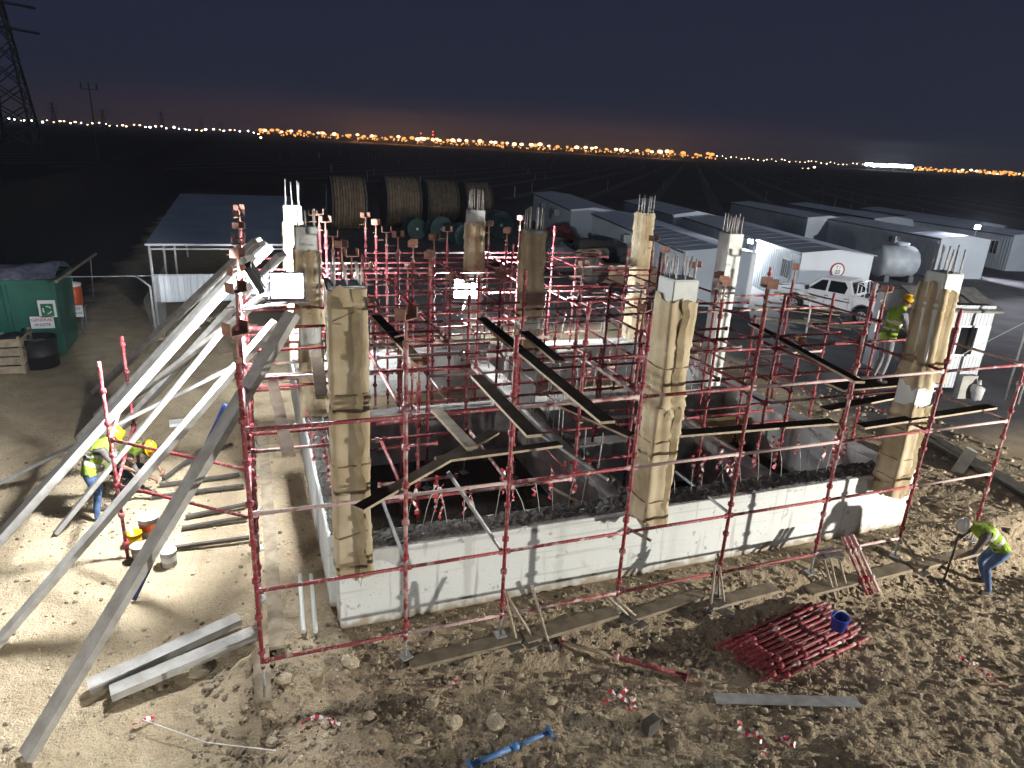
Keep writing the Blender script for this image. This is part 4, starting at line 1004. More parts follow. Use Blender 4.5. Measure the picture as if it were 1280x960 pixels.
def cabin(label, corner, ang, wid, length, eave, ridge, z0, acs=(), windows=(), door=None, smooth_end=True):
    t = thing('site_cabin', label, 'cabin', (corner[0], corner[1], z0), 'prefabricated site cabins'); t.rotation_euler = (0, 0, -ang)
    h = eave
    PL('side_wall', corrugated(length, h), M['cabin'], t)
    e = MB().prism([(0, 0), (wid, 0), (wid, h), (wid / 2, ridge), (0, h)], 1, -0.03, 0.02); PL('end_wall', e, M['cabin_end'], t, (0, 0, 0))
    e = MB().prism([(0, 0), (wid, 0), (wid, h), (wid / 2, ridge), (0, h)], 1, length - .02, length + .03); PL('end_wall', e, M['cabin_end'], t)
    PL('side_wall', MB().box((wid - .02, length / 2, h / 2), (.04, length - .06, h)), M['cabin_end'], t)
    r = MB(); o_ = 0.12
    for s in (0, 1):
        x0, x1 = (-o_, wid / 2) if s == 0 else (wid + o_, wid / 2)
        z0_ = h - (ridge - h) * o_ / (wid / 2)
        r.add([(x0, -o_, z0_ + .03), (x0, length + o_, z0_ + .03), (x1, length + o_, ridge + .03), (x1, -o_, ridge + .03), (x0, -o_, z0_ + .0), (x0, length + o_, z0_ + .0), (x1, length + o_, ridge + .0), (x1, -o_, ridge + .0)],
              [(0, 1, 2, 3), (4, 7, 6, 5), (0, 4, 5, 1), (0, 3, 7, 4), (1, 5, 6, 2)])
    rf = PL('roof', r, M['cabin_roof'], t)
    PL('eave_trim', MB().box((-o_ - .015, length / 2, h - .06), (.02, length + .2, .09)), M['trim'], rf)
    for y in np.arange(1.2, length, 1.25):
        PL('roof_seam', MB().bar((-o_ + .02, y, h + .02), (wid / 2, y, ridge + .034), .03, .012), M['cabin_roof'], rf)
    PL('skid', MB().box((wid / 2, length / 2, -.06), (wid - .2, length - .1, .12)), M['trim'], t)
    for y, z in acs:
        a = PL('air_conditioner', MB().box((-.22, y, z), (.42, .68, .46)), M['ac'], t)
        PL('grille', MB().box((-.435, y + .14, z), (.012, .32, .38)), M['trim'], a)
        for q in range(3): PL('vent_slot', MB().box((-.435, y - .2, z - .13 + q * .13), (.012, .16, .06)), M['trim'], a)
    for y, z, ww, wh in windows:
        wn = PL('window', MB().box((-.05, y, z), (.06, ww + .12, wh + .12)), M['alu'], t)
        PL('pane', MB().box((-.085, y, z), (.015, ww, wh)), M['glass'], wn)
        for q in (-.25, 0, .25): PL('bar', MB().box((-.10, y + q * ww, z), (.012, .025, wh)), M['alu'], wn)
    if door:
        dr = PL('door', MB().box((-.045, door, 1.02), (.05, .85, 2.0)), M['alu'], t); PL('handle', MB().box((-.085, door - .32, 1.0), (.03, .1, .04)), M['trim'], dr)
    return t
A13 = math.radians(13)
def corner_px(px, py, z): p = PZ(px, py, z); return (p.x, p.y)
EV = 2.5; ZB = -0.25; ZE = EV + ZB
c2 = corner_px(857, 314, ZE)
cabin('long white cabin with three air conditioners behind the cardboard crates', c2, A13, 3.4, 17.5, EV, EV + .2, ZB, acs=((1.8, 1.95), (4.6, 1.95), (8.6, 1.95)))
c1 = corner_px(714, 262, ZE)
cabin('dim cabin at the far end with two air conditioners behind the piled gear', c1, A13, 3.4, 17, EV, EV + .2, ZB, acs=((4.5, 1.9), (10.5, 1.9)), windows=((7.5, 1.5, 1, .8),))
c3 = corner_px(1003, 316, ZE)
P3 = cabin('white cabin with a lamp under its eave directly behind the pickup', c3, A13 + .03, 3.6, 17, EV, EV + .2, ZB, windows=((1.2, 1.55, .75, .85),))
c4 = corner_px(1177, 298, ZE)
P4 = cabin('white cabin behind the water tank with its gable facing the guard cabin', c4, A13 - .05, 3.6, 12, EV, EV + .2, ZB, acs=((3.8, 1.95),))
c5 = corner_px(1262, 294, ZE)
cabin('white cabin with barred window at the right edge of the picture', (c5[0] + 0.5, c5[1]), A13 - .05, 3.6, 12, EV, EV + .2, ZB, windows=((1.6, 1.5, 1.1, .9),))
c6 = corner_px(846, 277, ZE)
cabin('cabin standing behind the long white one, mostly its roof showing', (c6[0] + 2.0, c6[1] + 3.5), A13, 3.4, 12, EV + .1, EV + .4, ZB)
c7 = corner_px(1010, 272, ZE)
cabin('cabin roof in the second row above the lamp-lit cabin', (c7[0], c7[1]), A13, 3.6, 14, EV, EV + .2, ZB)
c8 = corner_px(1120, 278, ZE)
cabin('cabin roof in the back row above the water tank', (c8[0] + 1, c8[1] + 3), A13, 3.6, 14, EV, EV + .2, ZB)
c9 = corner_px(1236, 284, ZE)
cabin('cabin in the back row carrying the small bright lamp', (c9[0], c9[1] + 2), A13, 3.6, 14, EV, EV + .2, ZB)
# round speed sign on the gable of the cabin behind the pickup
def disc(r, th, n=28):
    return MB().prism([(r * math.cos(2 * math.pi * k / n), r * math.sin(2 * math.pi * k / n)) for k in range(n)], 1, -th / 2, th / 2)
M['sign_red'] = mat('sign_red', (0.30, 0.02, 0.04), 0.5); M['sign_white'] = mat('sign_white', (0.75, 0.75, 0.75), 0.5); M['ink'] = mat('ink', (0.015, 0.015, 0.02), 0.6)
def text(s, size, parent, loc, rot, mt, name='lettering'):
    cu = bpy.data.curves.new(name, 'FONT'); cu.body = s; cu.size = size; cu.align_x = 'CENTER'; cu.align_y = 'CENTER'; cu.extrude = 0.002
    tmp = bpy.data.objects.new(name, cu); COL.objects.link(tmp)
    bpy.context.view_layer.update()
    me_ = bpy.data.meshes.new_from_object(tmp.evaluated_get(bpy.context.evaluated_depsgraph_get())); bpy.data.objects.remove(tmp)
    me_.materials.clear(); me_.materials.append(mt)
    o = bpy.data.objects.new(name, me_); COL.objects.link(o); o.parent = parent; o.location = loc; o.rotation_euler = rot; return o
sg = thing('speed_sign', 'round white speed sign with dark ring on the cabin gable above the pickup', 'sign', (c3[0], c3[1], ZB)); sg.rotation_euler = (0, 0, -(A13 + .03))
PL('rim', disc(.36, .02), M['sign_red'], sg, (1.9, -.05, 1.75)); PL('face', disc(.29, .02), M['sign_white'], sg, (1.9, -.056, 1.75))
text('20', .27, sg, (1.9, -.075, 1.66), (math.pi / 2, 0, 0), M['ink']); text('T /', .2, sg, (1.9, -.075, 1.88), (math.pi / 2, 0, 0), M['ink'])
# lamps on the cabins
pl = P3.matrix_basis @ Vector((-0.35, 5.3, 2.32))
floodlight('bright lamp under the eave of the cabin beside the bare column', (Matrix.Translation(WL[P3]) @ Matrix.Rotation(-(A13 + .03), 4, 'Z')) @ Vector((-.35, 5.0, 2.35)), (-0.75, -0.6, -0.45), 0.3, 900, (0.9, 0.95, 1.0), 1, stand=tuple((Matrix.Translation(WL[P3]) @ Matrix.Rotation(-(A13 + .03), 4, 'Z')) @ Vector((0, 5.0, 2.35))), lens=80)
q = PZ(1222, 284, 2.9)
floodlight('small bright lamp on the back row roofs near the right edge', q, (-0.6, -0.7, -0.2), 0.34, 2200, (0.85, 0.85, 1.0), 1, stand=(q.x + .1, q.y + .1, 2.3), lens=80)

# ---------------------------------------------------------------- guard cabin
ang = A13; Lc = Vector((19.4, 16.6)); N_ = Lc - 2.14 * Vector((math.sin(ang), math.cos(ang)))
g = thing('guard_cabin', 'small white guard cabin with open dark windows and grey pitched roof', 'cabin', (N_.x, N_.y, -0.12)); g.rotation_euler = (0, 0, -ang)
Wd, Ln, Hh, Rd = 2.17, 2.5, 2.62, 2.95
# left face has gable and a wide window opening: y 0.25..1.85, z 1.15..2.05
PL('lower_wall', corrugated(Ln, 1.15, .12, .012), M['cabin'], g)
PL('gable_panel', MB().prism([(0, 2.05), (Ln, 2.05), (Ln, Hh - .08), (Ln / 2, Rd - .1), (0, Hh - .08)], 0, -.012, .02), M['cabin'], g)
for y0, y1 in ((0, .22), (2.22, Ln)): PL('corner_post', MB().box((0, (y0 + y1) / 2, 1.6), (.04, y1 - y0, .9)), M['cabin'], g)
PL('window_frame', MB().box((-.02, 1.22, 1.17), (.08, 2.04, .05)).box((-.02, 1.22, 2.03), (.08, 2.04, .05)).box((-.02, .23, 1.6), (.08, .05, .81)).box((-.02, 2.21, 1.6), (.08, .05, .81)), M['alu'], g)
# right (front) face
def cor_x(l, h): return corrugated(l, h, .12, .012, 'x')
PL('lower_wall', cor_x(Wd, 1.05), M['cabin'], g)
PL('upper_wall', cor_x(Wd, .62), M['cabin'], g, (0, 0, 2.0))
for x0, x1 in ((0, .4), (1.75, Wd)): PL('corner_post', MB().box(((x0 + x1) / 2, 0, 1.525), (x1 - x0, .04, .95)), M['cabin'], g)
wf = PL('window', MB().box((1.08, -.02, 1.07), (1.4, .08, .06)).box((1.08, -.02, 1.98), (1.4, .08, .06)).box((.42, -.02, 1.52), (.06, .08, .85)).box((1.73, -.02, 1.52), (.06, .08, .85)).box((1.1, -.02, 1.52), (.07, .07, .85)), M['sign_white'], g)
PL('pane', MB().box((1.42, .0, 1.52), (.56, .012, .84)), M['glass'], wf)
PL('back_wall', MB().box((Wd, Ln / 2, 1.3), (.05, Ln - .06, 2.6)), M['cabin'], g); PL('back_wall', MB().box((Wd / 2, Ln, 1.3), (Wd - .06, .05, 2.6)), M['cabin'], g)
PL('floor', MB().box((Wd / 2, Ln / 2, .06), (Wd - .1, Ln - .1, .1)), M['trim'], g)
r = MB()
for y0, y1 in ((-.15, Ln / 2), (Ln + .15, Ln / 2)):
    za = Hh - .14; r.add([(-.18, y0, za), (Wd + .18, y0, za), (Wd + .18, y1, Rd), (-.18, y1, Rd), (-.18, y0, za - .06), (Wd + .18, y0, za - .06), (Wd + .18, y1, Rd - .06), (-.18, y1, Rd - .06)], [(0, 1, 2, 3), (4, 7, 6, 5), (0, 4, 5, 1), (1, 5, 6, 2), (0, 3, 7, 4)])
PL('roof', r, mat('guard_roof', (0.28, 0.28, 0.27), 0.85, (0.18, 0.18, 0.18), 5), g)

# ---------------------------------------------------------------- water tank
q = PZ(1112, 350, -.25)
t = thing('water_tank', 'white cylindrical water tank lying between the cabins behind the pickup', 'tank', (q.x, q.y, -.25)); t.rotation_euler = (0, 0, -A13)
m = MB(); R_ = 0.95; prof = [(-1.3, .0), (-1.28, .5), (-1.18, .85), (-1.0, 1), (1.0, 1), (1.18, .85), (1.28, .5), (1.3, 0)]
vs = []; n = 28
for x, rr in prof:
    for k in range(n): vs.append((x, R_ * rr * math.cos(2 * math.pi * k / n), 1.15 + R_ * rr * math.sin(2 * math.pi * k / n)))
m.add(vs, [(i * n + k, i * n + (k + 1) % n, (i + 1) * n + (k + 1) % n, (i + 1) * n + k) for i in range(len(prof) - 1) for k in range(n)], 0, True)
PL('vessel', m, mat('tank_grey', (0.40, 0.43, 0.46), 0.5, (0.30, 0.32, 0.34), 2), t); PL('manhole', MB().tube([(0.3, 0, 2.1), (0.3, 0, 2.3)], .4, 16), M['cabin_end'], t)
for x in (-.8, .8): PL('saddle', MB().box((x, 0, .2), (.3, 1.6, .4)), M['trim'], t)

# ---------------------------------------------------------------- canopy shed on the left
fl, fr = PZ(187, 306, 2.65), PZ(392, 322, 2.65)
sx0, sx1, sy0, sy1 = fl.x, 2.1, 25.2, 40.0
t = thing('canopy_shed', 'open shed with flat grey blue roof and hanging white sheet panel', 'shed', (sx0, sy0, 0))
def W(mb, name, mt): return mb.build_world(name, mt, t)
rz0, rz1 = 2.72, 3.15
W(MB().add([(sx0 - .1, sy0 - .1, rz0), (sx1 + .1, sy0 - .1, rz0), (sx1 + .1, sy1, rz1), (sx0 - .1, sy1, rz1), (sx0 - .1, sy0 - .1, rz0 - .04), (sx1 + .1, sy0 - .1, rz0 - .04), (sx1 + .1, sy1, rz1 - .04), (sx0 - .1, sy1, rz1 - .04)], [(0, 1, 2, 3), (4, 7, 6, 5), (0, 4, 5, 1), (1, 5, 6, 2), (2, 6, 7, 3), (3, 7, 4, 0)]), 'roof', mat('shed_roof', (0.30, 0.36, 0.43), 0.6, (0.24, 0.29, 0.35), 0.6))
W(MB().bar((sx0 - .1, sy0 - .13, rz0 - .02), (sx1 + .1, sy0 - .13, rz0 - .02), .05, .07), 'eave_beam', M['alu']); W(MB().bar((sx0, sy0 - .05, rz0 - .17), (sx1, sy0 - .05, rz0 - .17), .04, .05), 'eave_beam', M['alu'])
for x, y in ((sx0, sy0), (sx1, sy0), ((sx0 + sx1) / 2, sy0), (sx0, sy0 + 4), (sx0, sy0 + 8), (sx1, sy0 + 6), (sx0, sy1 - .5), (sx1, sy1 - .5)):
    W(MB().tube([(x, y, gzf(x, y) - .05), (x, y, rz0 - .06 + (y - sy0) * .029)], .045, 8), 'post', M['alu'])
pt, pb_ = PY(195, 343, sy0 + .1).z, PY(198, 378, sy0 + .1).z
cm = corrugated(sx1 - sx0, pt - pb_, .2, .02, 'x'); cm.v = [(x + sx0, y + sy0 + .1, z + pb_) for x, y, z in cm.v]; W(cm, 'sheet_panel', M['cabin'])
# wood and rubble heap before the shed
hp = G(272, 418); r_ = random.Random(9)
WP = 'timber offcuts heaped by the canopy shed'
for k in range(46):
    x = hp.x + r_.gauss(0, .75); y = hp.y + r_.gauss(0, .9); z = gzf(x, y) + max(.05, .5 * math.exp(-((x - hp.x) ** 2 + (y - hp.y) ** 2) / .8)) + r_.uniform(0, .08)
    a = r_.uniform(0, 6.28); l = r_.uniform(.2, .5)
    o = link('timber_offcut', MB().box((0, 0, 0), (l, r_.uniform(.06, .14), r_.uniform(.05, .1))).mesh('timber_offcut'), M['ply_edge'], None, (x, y, z), (r_.uniform(-.3, .3), r_.uniform(-.3, .3), a))
    tag(o, 'short timber offcut in the heap behind the leaning beams', 'offcut', WP)

# ---------------------------------------------------------------- fence posts and wire
FN = 'bent fence posts'
def fpost(px, py, z, h, bend, label):
    b = PZ(px, py, z); t = thing('fence_post', label, 'fence post', tuple(b), FN)
    MB().tube([b, b + Vector((0, 0, h)), b + Vector((bend[0], bend[1], h + bend[2]))], .035, 8).build_world('post', M['galv'], t); return b + Vector((bend[0], bend[1], h + bend[2])), b + Vector((0, 0, h))
e1, k1 = fpost(196, 428, 0, 1.75, (-.35, .1, .3), 'bent galvanised fence post left of the white shed panel')
e2, k2 = fpost(1003, 438, 0, 1.5, (-.15, .1, .45), 'bent galvanised fence post standing before the pickup')
e3, k3 = fpost(1256, 500, 0, 2.2, (.25, -.1, .4), 'galvanised fence post near the right edge beside the guard cabin')
fpost(1272, 505, 0, 2.2, (.25, -.1, .4), 'galvanised fence post cut by the right edge of the picture')
wl = PY(-30, 338, e1.y - 1.0)
tag(MB().tube([wl, wl.lerp(e1, .5) + Vector((0, 0, -.1)), e1, e1 + Vector((3, .5, -.05)), Vector((1.5, e1.y - 2, e1.z - .25))], .013, 6).build_world('fence_wire', M['galv']), 'white wire strung from the bent post across the left side', 'wire')
# chain link mesh on the left post
fm = MB(); fx = k1
for k in range(16):
    y0 = k1.y + k * .2
    for s in (-1, 1):
        a = Vector((k1.x, y0, .05)); b_ = Vector((k1.x, y0 + s * 1.6, 1.7))
        fm.tube([a, b_], .004, 4, cap=False)
tag(fm.build_world('chain_link_fence', M['galv']), 'chain link mesh strung behind the bent post by the shed', 'fence')
for k, (px, py, zz) in enumerate(((1040, 445, 1.2), (1110, 470, 1.0), (1060, 420, 1.6))):
    pass
tag(MB().tube([e2, PZ(1150, 470, 1.2), e3], .008, 6).build_world('fence_wire', M['galv']), 'wire strung between the posts before the guard cabin', 'wire')

# ---------------------------------------------------------------- green skip and things beside it
M['green'] = mat('green_paint', (0.018, 0.10, 0.075), 0.5, (0.03, 0.135, 0.10), 1.5, spec=0.4)
M['net'] = mat('shade_net', (0.10, 0.11, 0.15), 0.9, (0.2, 0.21, 0.26), 7)
t = thing('waste_skip', 'dark green waste skip covered with net at the left edge', 'skip', (-6.4, 21.9, 0))
gx1, gy0, gz0, gz1 = -5.1, 21.9, .05, 2.15
b = MB(); bot = [(-9.5, gy0 + .12), (gx1 - .05, gy0 + .12), (gx1 - .05, gy0 + 1.9), (-9.5, gy0 + 1.9)]; top = [(-9.5, gy0), (gx1, gy0), (gx1, gy0 + 2), (-9.5, gy0 + 2)]
b.add([(x, y, gz0) for x, y in bot] + [(x, y, gz1) for x, y in top], [(0, 1, 5, 4), (1, 2, 6, 5), (2, 3, 7, 6), (3, 0, 4, 7), (0, 3, 2, 1)]); b.build_world('shell', M['green'], t)
for a, c in (((-9.5, gy0, gz1), (gx1, gy0, gz1)), ((gx1, gy0, gz1), (gx1, gy0 + 2, gz1))): MB().bar(a, c, .1, .1).build_world('rim', M['green'], t)
for x in (-7.6, -6.3, -5.16): MB().bar((x, gy0 + .08, gz0), (x, gy0 - .02, gz1 - .05), .09, .06, (0, 1, 0)).build_world('rib', M['green'], t)
n = 14; vs = []
for j in range(n):
    for i in range(n * 2):
        x = -9.5 + (gx1 + 9.5) * i / (2 * n - 1); y = gy0 - .03 + 2.06 * j / (n - 1); vs.append((x, y, gz1 + .06 + .25 * math.sin(math.pi * j / (n - 1)) + .09 * float(vnoise(x * 3, y * 3, 4)) * 2))
MB().add(vs, [(j * 2 * n + i, j * 2 * n + i + 1, (j + 1) * 2 * n + i + 1, (j + 1) * 2 * n + i) for j in range(n - 1) for i in range(2 * n - 1)], 0, True).build_world('net_cover', M['net'], t)
pole_a = PZ(70, 352, 2.3); pipe('scaffold_pole', pole_a, PY(120, 317, 25.5), .04, 'old_timber', 'weathered pole lying across the skip rim', None, 'pole')
pipe('scaffold_pole', PZ(117, 372, 0) , PZ(113, 325, 2.0), .02, 'galv', 'thin post standing in the dark beside the skip', None, 'pole')
def signboard(px, py, wd, ht, label, lines, y, face='sign_white', emblem=False):
    c = PY(px, py, y); t = thing('notice_board', label, 'sign', tuple(c), 'paper notices on the left')
    MB().box((0, 0, 0), (wd, .012, ht)).build('sheet', M[face], t, WL[t])
    for s_, z, sz, mk in lines: text(s_, sz, t, (0, -.012, z), (math.pi / 2, 0, 0), M[mk])
    if emblem:
        PL('panel', MB().box((0, -.009, -.03), (wd * .72, .008, ht * .72)), M['green_sign'], t)
        for k in range(3):
            a = k * 2.094 + .5; pts = [(0.1 * math.cos(a + s_ * .25), -.018, -.03 + .1 * math.sin(a + s_ * .25)) for s_ in range(6)]
            PL('arrow', MB().tube(pts, .018, 6), M['sign_white'], t)
    return t
M['green_sign'] = mat('sign_green', (0.02, 0.16, 0.08), 0.5)
signboard(59, 386, .42, .48, 'white notice with green recycling emblem on the skip', [], gy0 - .05, emblem=True)
signboard(53, 403, .56, .34, 'white notice reading general waste on the skip', [('GENERAL', .07, .12, 'sign_red'), ('WASTE', -.07, .12, 'ink')], gy0 - .05)
signboard(96, 389, .34, .36, 'small white notice hanging right of the orange cooler', [('WET', .07, .11, 'ink'), ('WASTE', -.06, .085, 'ink')], 23.9)
# orange cooler on a stand
q = Vector((-5.35, 24.6, 0)); t = thing('water_cooler', 'orange round water cooler on a dark stand beside the skip', 'cooler', tuple(q))
M['orange'] = mat('orange_plastic', (0.50, 0.09, 0.03), 0.45)
lathe([(0, .85), (.27, .85), (.30, .95), (.31, 1.35), (.29, 1.5), (0, 1.5)]).build('vessel', M['orange'], t, WL[t]); lathe([(0, 1.5), (.31, 1.5), (.31, 1.57), (.1, 1.62), (.1, 1.7), (0, 1.7)]).build('lid', M['sign_white'], t, WL[t])
for dx in (-.25, .25):
    for dy in (-.25, .25): MB().tube([(dx, dy, 0), (dx, dy, .8)], .03, 6).build('leg', M['trim'], t, WL[t])
MB().box((0, 0, .82), (.65, .65, .05)).build('shelf', M['trim'], t, WL[t])
# drum and crate
q = PZ(52, 458, 0); t = thing('steel_drum', 'black open topped drum standing before the skip', 'drum', tuple(q))
lathe([(0, .02), (.42, .02), (.44, .04), (.44, .35), (.46, .37), (.44, .39), (.46, .80), (.48, .82), (.46, .84), (.43, .84), (.41, .1), (0, .1)]).build('shell', M['black'], t, WL[t])
MB().sphere((.05, 0, .62), .33, 10, 6, 0, (1, 1, .4)).build('contents', M['trim'], t, WL[t])
cx0, cx1 = PZ(-25, 470, 0), PZ(32, 468, 0); t = thing('wooden_crate', 'open wooden crate of rags at the left edge', 'crate', tuple(cx1))
for k in range(4):
    MB().box((-.75, 0, .14 + k * .24), (1.5, .03, .2)).build('slat', M['old_timber'], t, WL[t]); MB().box((.02, .5, .14 + k * .24), (.03, 1.0, .2)).build('slat', M['old_timber'], t, WL[t])
for x, y in ((0, 0), (-1.48, 0), (0, 1)): MB().box((x - .03, y + .04, .5), (.07, .05, 1.02)).build('corner_post', M['old_timber'], t, WL[t])
for k in range(5):
    vs, fs = rock_verts(60 + k, 2); m = MB(); m.add([(v[0] * .33 - .3 - .3 * (k % 3), v[1] * .3 + .4 + .2 * (k % 2), v[2] * .25 + .85) for v in vs], fs, 0, True); o = m.build('rag', M['sign_white'] if k == 1 else M['black'], t, WL[t])

# ---------------------------------------------------------------- cable drums at the back
M['lag'] = mat('drum_lagging', (0.17, 0.125, 0.085), 0.9, (0.10, 0.075, 0.05), 3, 0.004, 30, rand=0.12)
M['drum_green'] = mat('drum_green', (0.012, 0.04, 0.04), 0.7, (0.008, 0.025, 0.025), 5)
def cable_drum(px, py, R_, wd, label, dep, lagged=True, m1='lag', m2='dark_wood', grp='cable drums standing at the back', az=0.0):
    c = PY(px, py, dep); c.z = gzf(c.x, c.y) + R_
    t = thing('cable_drum', label, 'cable drum', (c.x, c.y, c.z - R_), grp); t.rotation_euler = (0, 0, az)
    n = 36
    for s in (0, 1):
        x0 = s * wd
        PL('flange', MB().tube([(x0 - .06, 0, R_), (x0 + .06, 0, R_)], R_, n, smooth=False), M[m2], t)
    if lagged:
        nb = 11
        for k in range(nb):
            x0 = .1 + (wd - .2) * k / nb; x1 = .1 + (wd - .2) * (k + .92) / nb
            PL('lagging_strip', MB().tube([(x0, 0, R_), (x1, 0, R_)], R_ * (.985 + .012 * (k % 2)), n), M[m1], t)
    else:
        PL('barrel', MB().tube([(0.06, 0, R_), (wd - .06, 0, R_)], R_ * .6, n), M[m1], t)
        PL('hub', MB().tube([(-.1, 0, R_), (wd + .1, 0, R_)], R_ * .12, 12), M['galv'], t)
    return t
cable_drum(413, 262, 1.85, 2.3, 'tall lagged cable drum farthest left, partly lost in the dark', 52)
cable_drum(480, 262, 1.85, 2.5, 'tall lagged cable drum second from the left', 54)
cable_drum(530, 262, 1.8, 2.4, 'lagged cable drum behind the round green drums', 55.5)
cable_drum(577, 262, 1.8, 2.1, 'lagged cable drum right behind the far middle column', 56.5)
for px, R_, dep, lb in ((545, .82, 46.5, 'green round drum in the middle of the small ones'), (573, .7, 44.5, 'green round drum tucked beside the far middle column'), (515, .7, 47.5, 'green round drum farthest left of the small ones'), (619, 1.0, 50, 'bluish drum between the far middle column and the dim cabin')):
    cable_drum(px, 285, R_, .9, lb, dep, False, 'drum_green', 'drum_green', 'small green drums at the back', az=-math.pi / 2 + .15)

# ---------------------------------------------------------------- crates and gear behind the pit
M['card'] = mat('cardboard', (0.40, 0.30, 0.20), 0.9, (0.33, 0.25, 0.165), 3, rand=0.1)
def crate(px0, px1, py, ht, dep, label, mt='card', ang=-.15):
    a = PZ(px0, py, 0); b = PZ(px1, py, 0); wd = abs(b.x - a.x)
    t = thing('packing_crate', label, 'crate', (a.x, a.y, gzf(a.x, a.y))); t.rotation_euler = (0, 0, ang)
    PL('carton', MB().box((wd / 2, dep / 2, ht / 2 + .12), (wd, dep, ht)), M[mt], t)
    for x in (.1, wd / 2, wd - .1): PL('pallet_runner', MB().box((x, dep / 2, .06), (.1, dep, .115)), M['old_timber'], t)
    PL('seam', MB().box((wd / 2, dep / 2, ht + .125), (.06, dep, .012)), M['old_timber'], t)
    return t
crate(744, 782, 352, .8, 1.2, 'brown carton left of the column before the cabins'); crate(795, 834, 358, 1.05, 1.3, 'taller brown carton right of the column before the cabins')
crate(722, 758, 332, 1.6, 1.0, 'dark bundle under the long yellow timber', 'dark_wood')
a = PZ(724, 326, 1.3); pipe('timber_log', PZ(724, 318, 1.2), PZ(757, 316, 1.2), .28, 'ply_edge', 'yellowish timber bundle lying on the dark gear', None, 'timber')
M['gear_red'] = mat('gear_red', (0.18, 0.02, 0.02), 0.7)
r_ = random.Random(3)
for k, (px, py, mt, lb) in enumerate(((690, 322, 'dark_wood', 'dark covered heap of gear left of the timber bundle'), (705, 330, 'trim', 'black wrapped bundle before the dim cabin'), (697, 300, 'gear_red', 'dim red machine beside the dim cabin'), (770, 325, 'trim', 'black sheeted heap below the first air conditioner'), (740, 345, 'dark_wood', 'dark sacks heaped left of the brown carton'))):
    q = PZ(px, py + 8, 0); vs, fs = rock_verts(90 + k, 3); m = MB(); m.add([(v[0] * 1.1, v[1] * .9, max(v[2] * 1.3 + .7, 0)) for v in vs], fs, 0, False)
    tag(m.build('gear_heap', M[mt], None, q), lb, 'heap')
# stacked timbers at the pit's far right corner
ST = 'old planks heaped at the far right of the pit'
for k in range(16):
    a = PZ(r_.uniform(940, 1010), r_.uniform(345, 405), .2 + .04 * k); d = Vector((r_.uniform(.6, 1), r_.uniform(-.9, -.5), 0)).normalized() * r_.uniform(2.0, 3.6)
    board('loose_plank', a, a + d, .2, .05, OT if k % 3 else FP, 'old plank in the untidy heap between pit and pickup', ST)
# ---------------------------------------------------------------- pickup
M['car_paint'] = mat('white_car_paint', (0.72, 0.72, 0.76), 0.25, spec=0.5)
M['tyre'] = mat('tyre', (0.012, 0.012, 0.013), 0.85); M['rim'] = mat('wheel_rim', (0.42, 0.43, 0.45), 0.4, metal=0.6)
M['decal'] = mat('dark_decal', (0.02, 0.018, 0.04), 0.5); M['lamp_red'] = mat('tail_lamp', (0.30, 0.01, 0.01), 0.3); M['lamp_clear'] = mat('head_lamp', (0.6, 0.62, 0.65), 0.15)
f0, r0 = PZ(990, 388, -.25), PZ(1076, 406, -.25)
fw = Vector((f0.x - r0.x, f0.y - r0.y, 0)).normalized(); mid = (Vector((f0.x, f0.y, 0)) + Vector((r0.x, r0.y, 0))) / 2
lt = Vector((-fw.y, fw.x, 0))
if lt.dot(Vector((-mid.x, -mid.y, 0))) < 0: lt = -lt           # side turned to the camera
org = mid - lt * 0.80
car = thing('pickup_truck', 'white double cab pickup with dark side stripes parked before the cabins', 'pickup', (org.x, org.y, -.25))
car.rotation_euler = (0, 0, math.atan2(fw.y, fw.x))
sg_ = 1 if lt.dot(Vector((-fw.y, fw.x, 0))) > 0 else -1
def arch(cx, r, z0, n=9): return [(cx + r * math.cos(a), z0 + r * math.sin(a)) for a in np.linspace(math.pi, 0, n)]
WBs = 1.54
low = [(-2.62, .52)] + arch(-WBs, .46, .42)[0:] + arch(WBs, .46, .42) + [(2.45, .42), (2.62, .55), (2.62, .78), (2.50, .98), (1.25, 1.10), (-.95, 1.12), (-.98, 1.10), (-2.62, 1.12)]
low = [(-2.62, .52), (-2.0, .45)] + arch(-WBs, .45, .42)[1:-1] + [(-1.05, .40), (1.05, .40)] + arch(WBs, .45, .42)[1:-1] + [(2.05, .42), (2.50, .42), (2.64, .56), (2.64, .80), (2.48, 1.0), (1.30, 1.12), (-.98, 1.12), (-2.62, 1.10)]
def side_shell(poly, hw, inset_top=0.05):
    m = MB(); n = len(poly)
    vs = [(x, s * (hw - (inset_top if z > 1.05 else 0) - (.04 if z < .5 else 0)), z) for s in (-1, 1) for x, z in poly]
    m.add(vs, [(i, (i + 1) % n, (i + 1) % n + n, i + n) for i in range(n)], 0)
    m.add(vs, [tuple(range(n)), tuple(range(2 * n - 1, n - 1, -1))], 0)
    return m
body = side_shell(low, .90)
me_ = body.mesh('body'); bm = bmesh.new(); bm.from_mesh(me_); bmesh.ops.remove_doubles(bm, verts=bm.verts, dist=1e-4); bmesh.ops.triangulate(bm, faces=[f_ for f_ in bm.faces if len(f_.verts) > 4]); bm.to_mesh(me_); bm.free()
PL('body', me_, M['car_paint'], car)
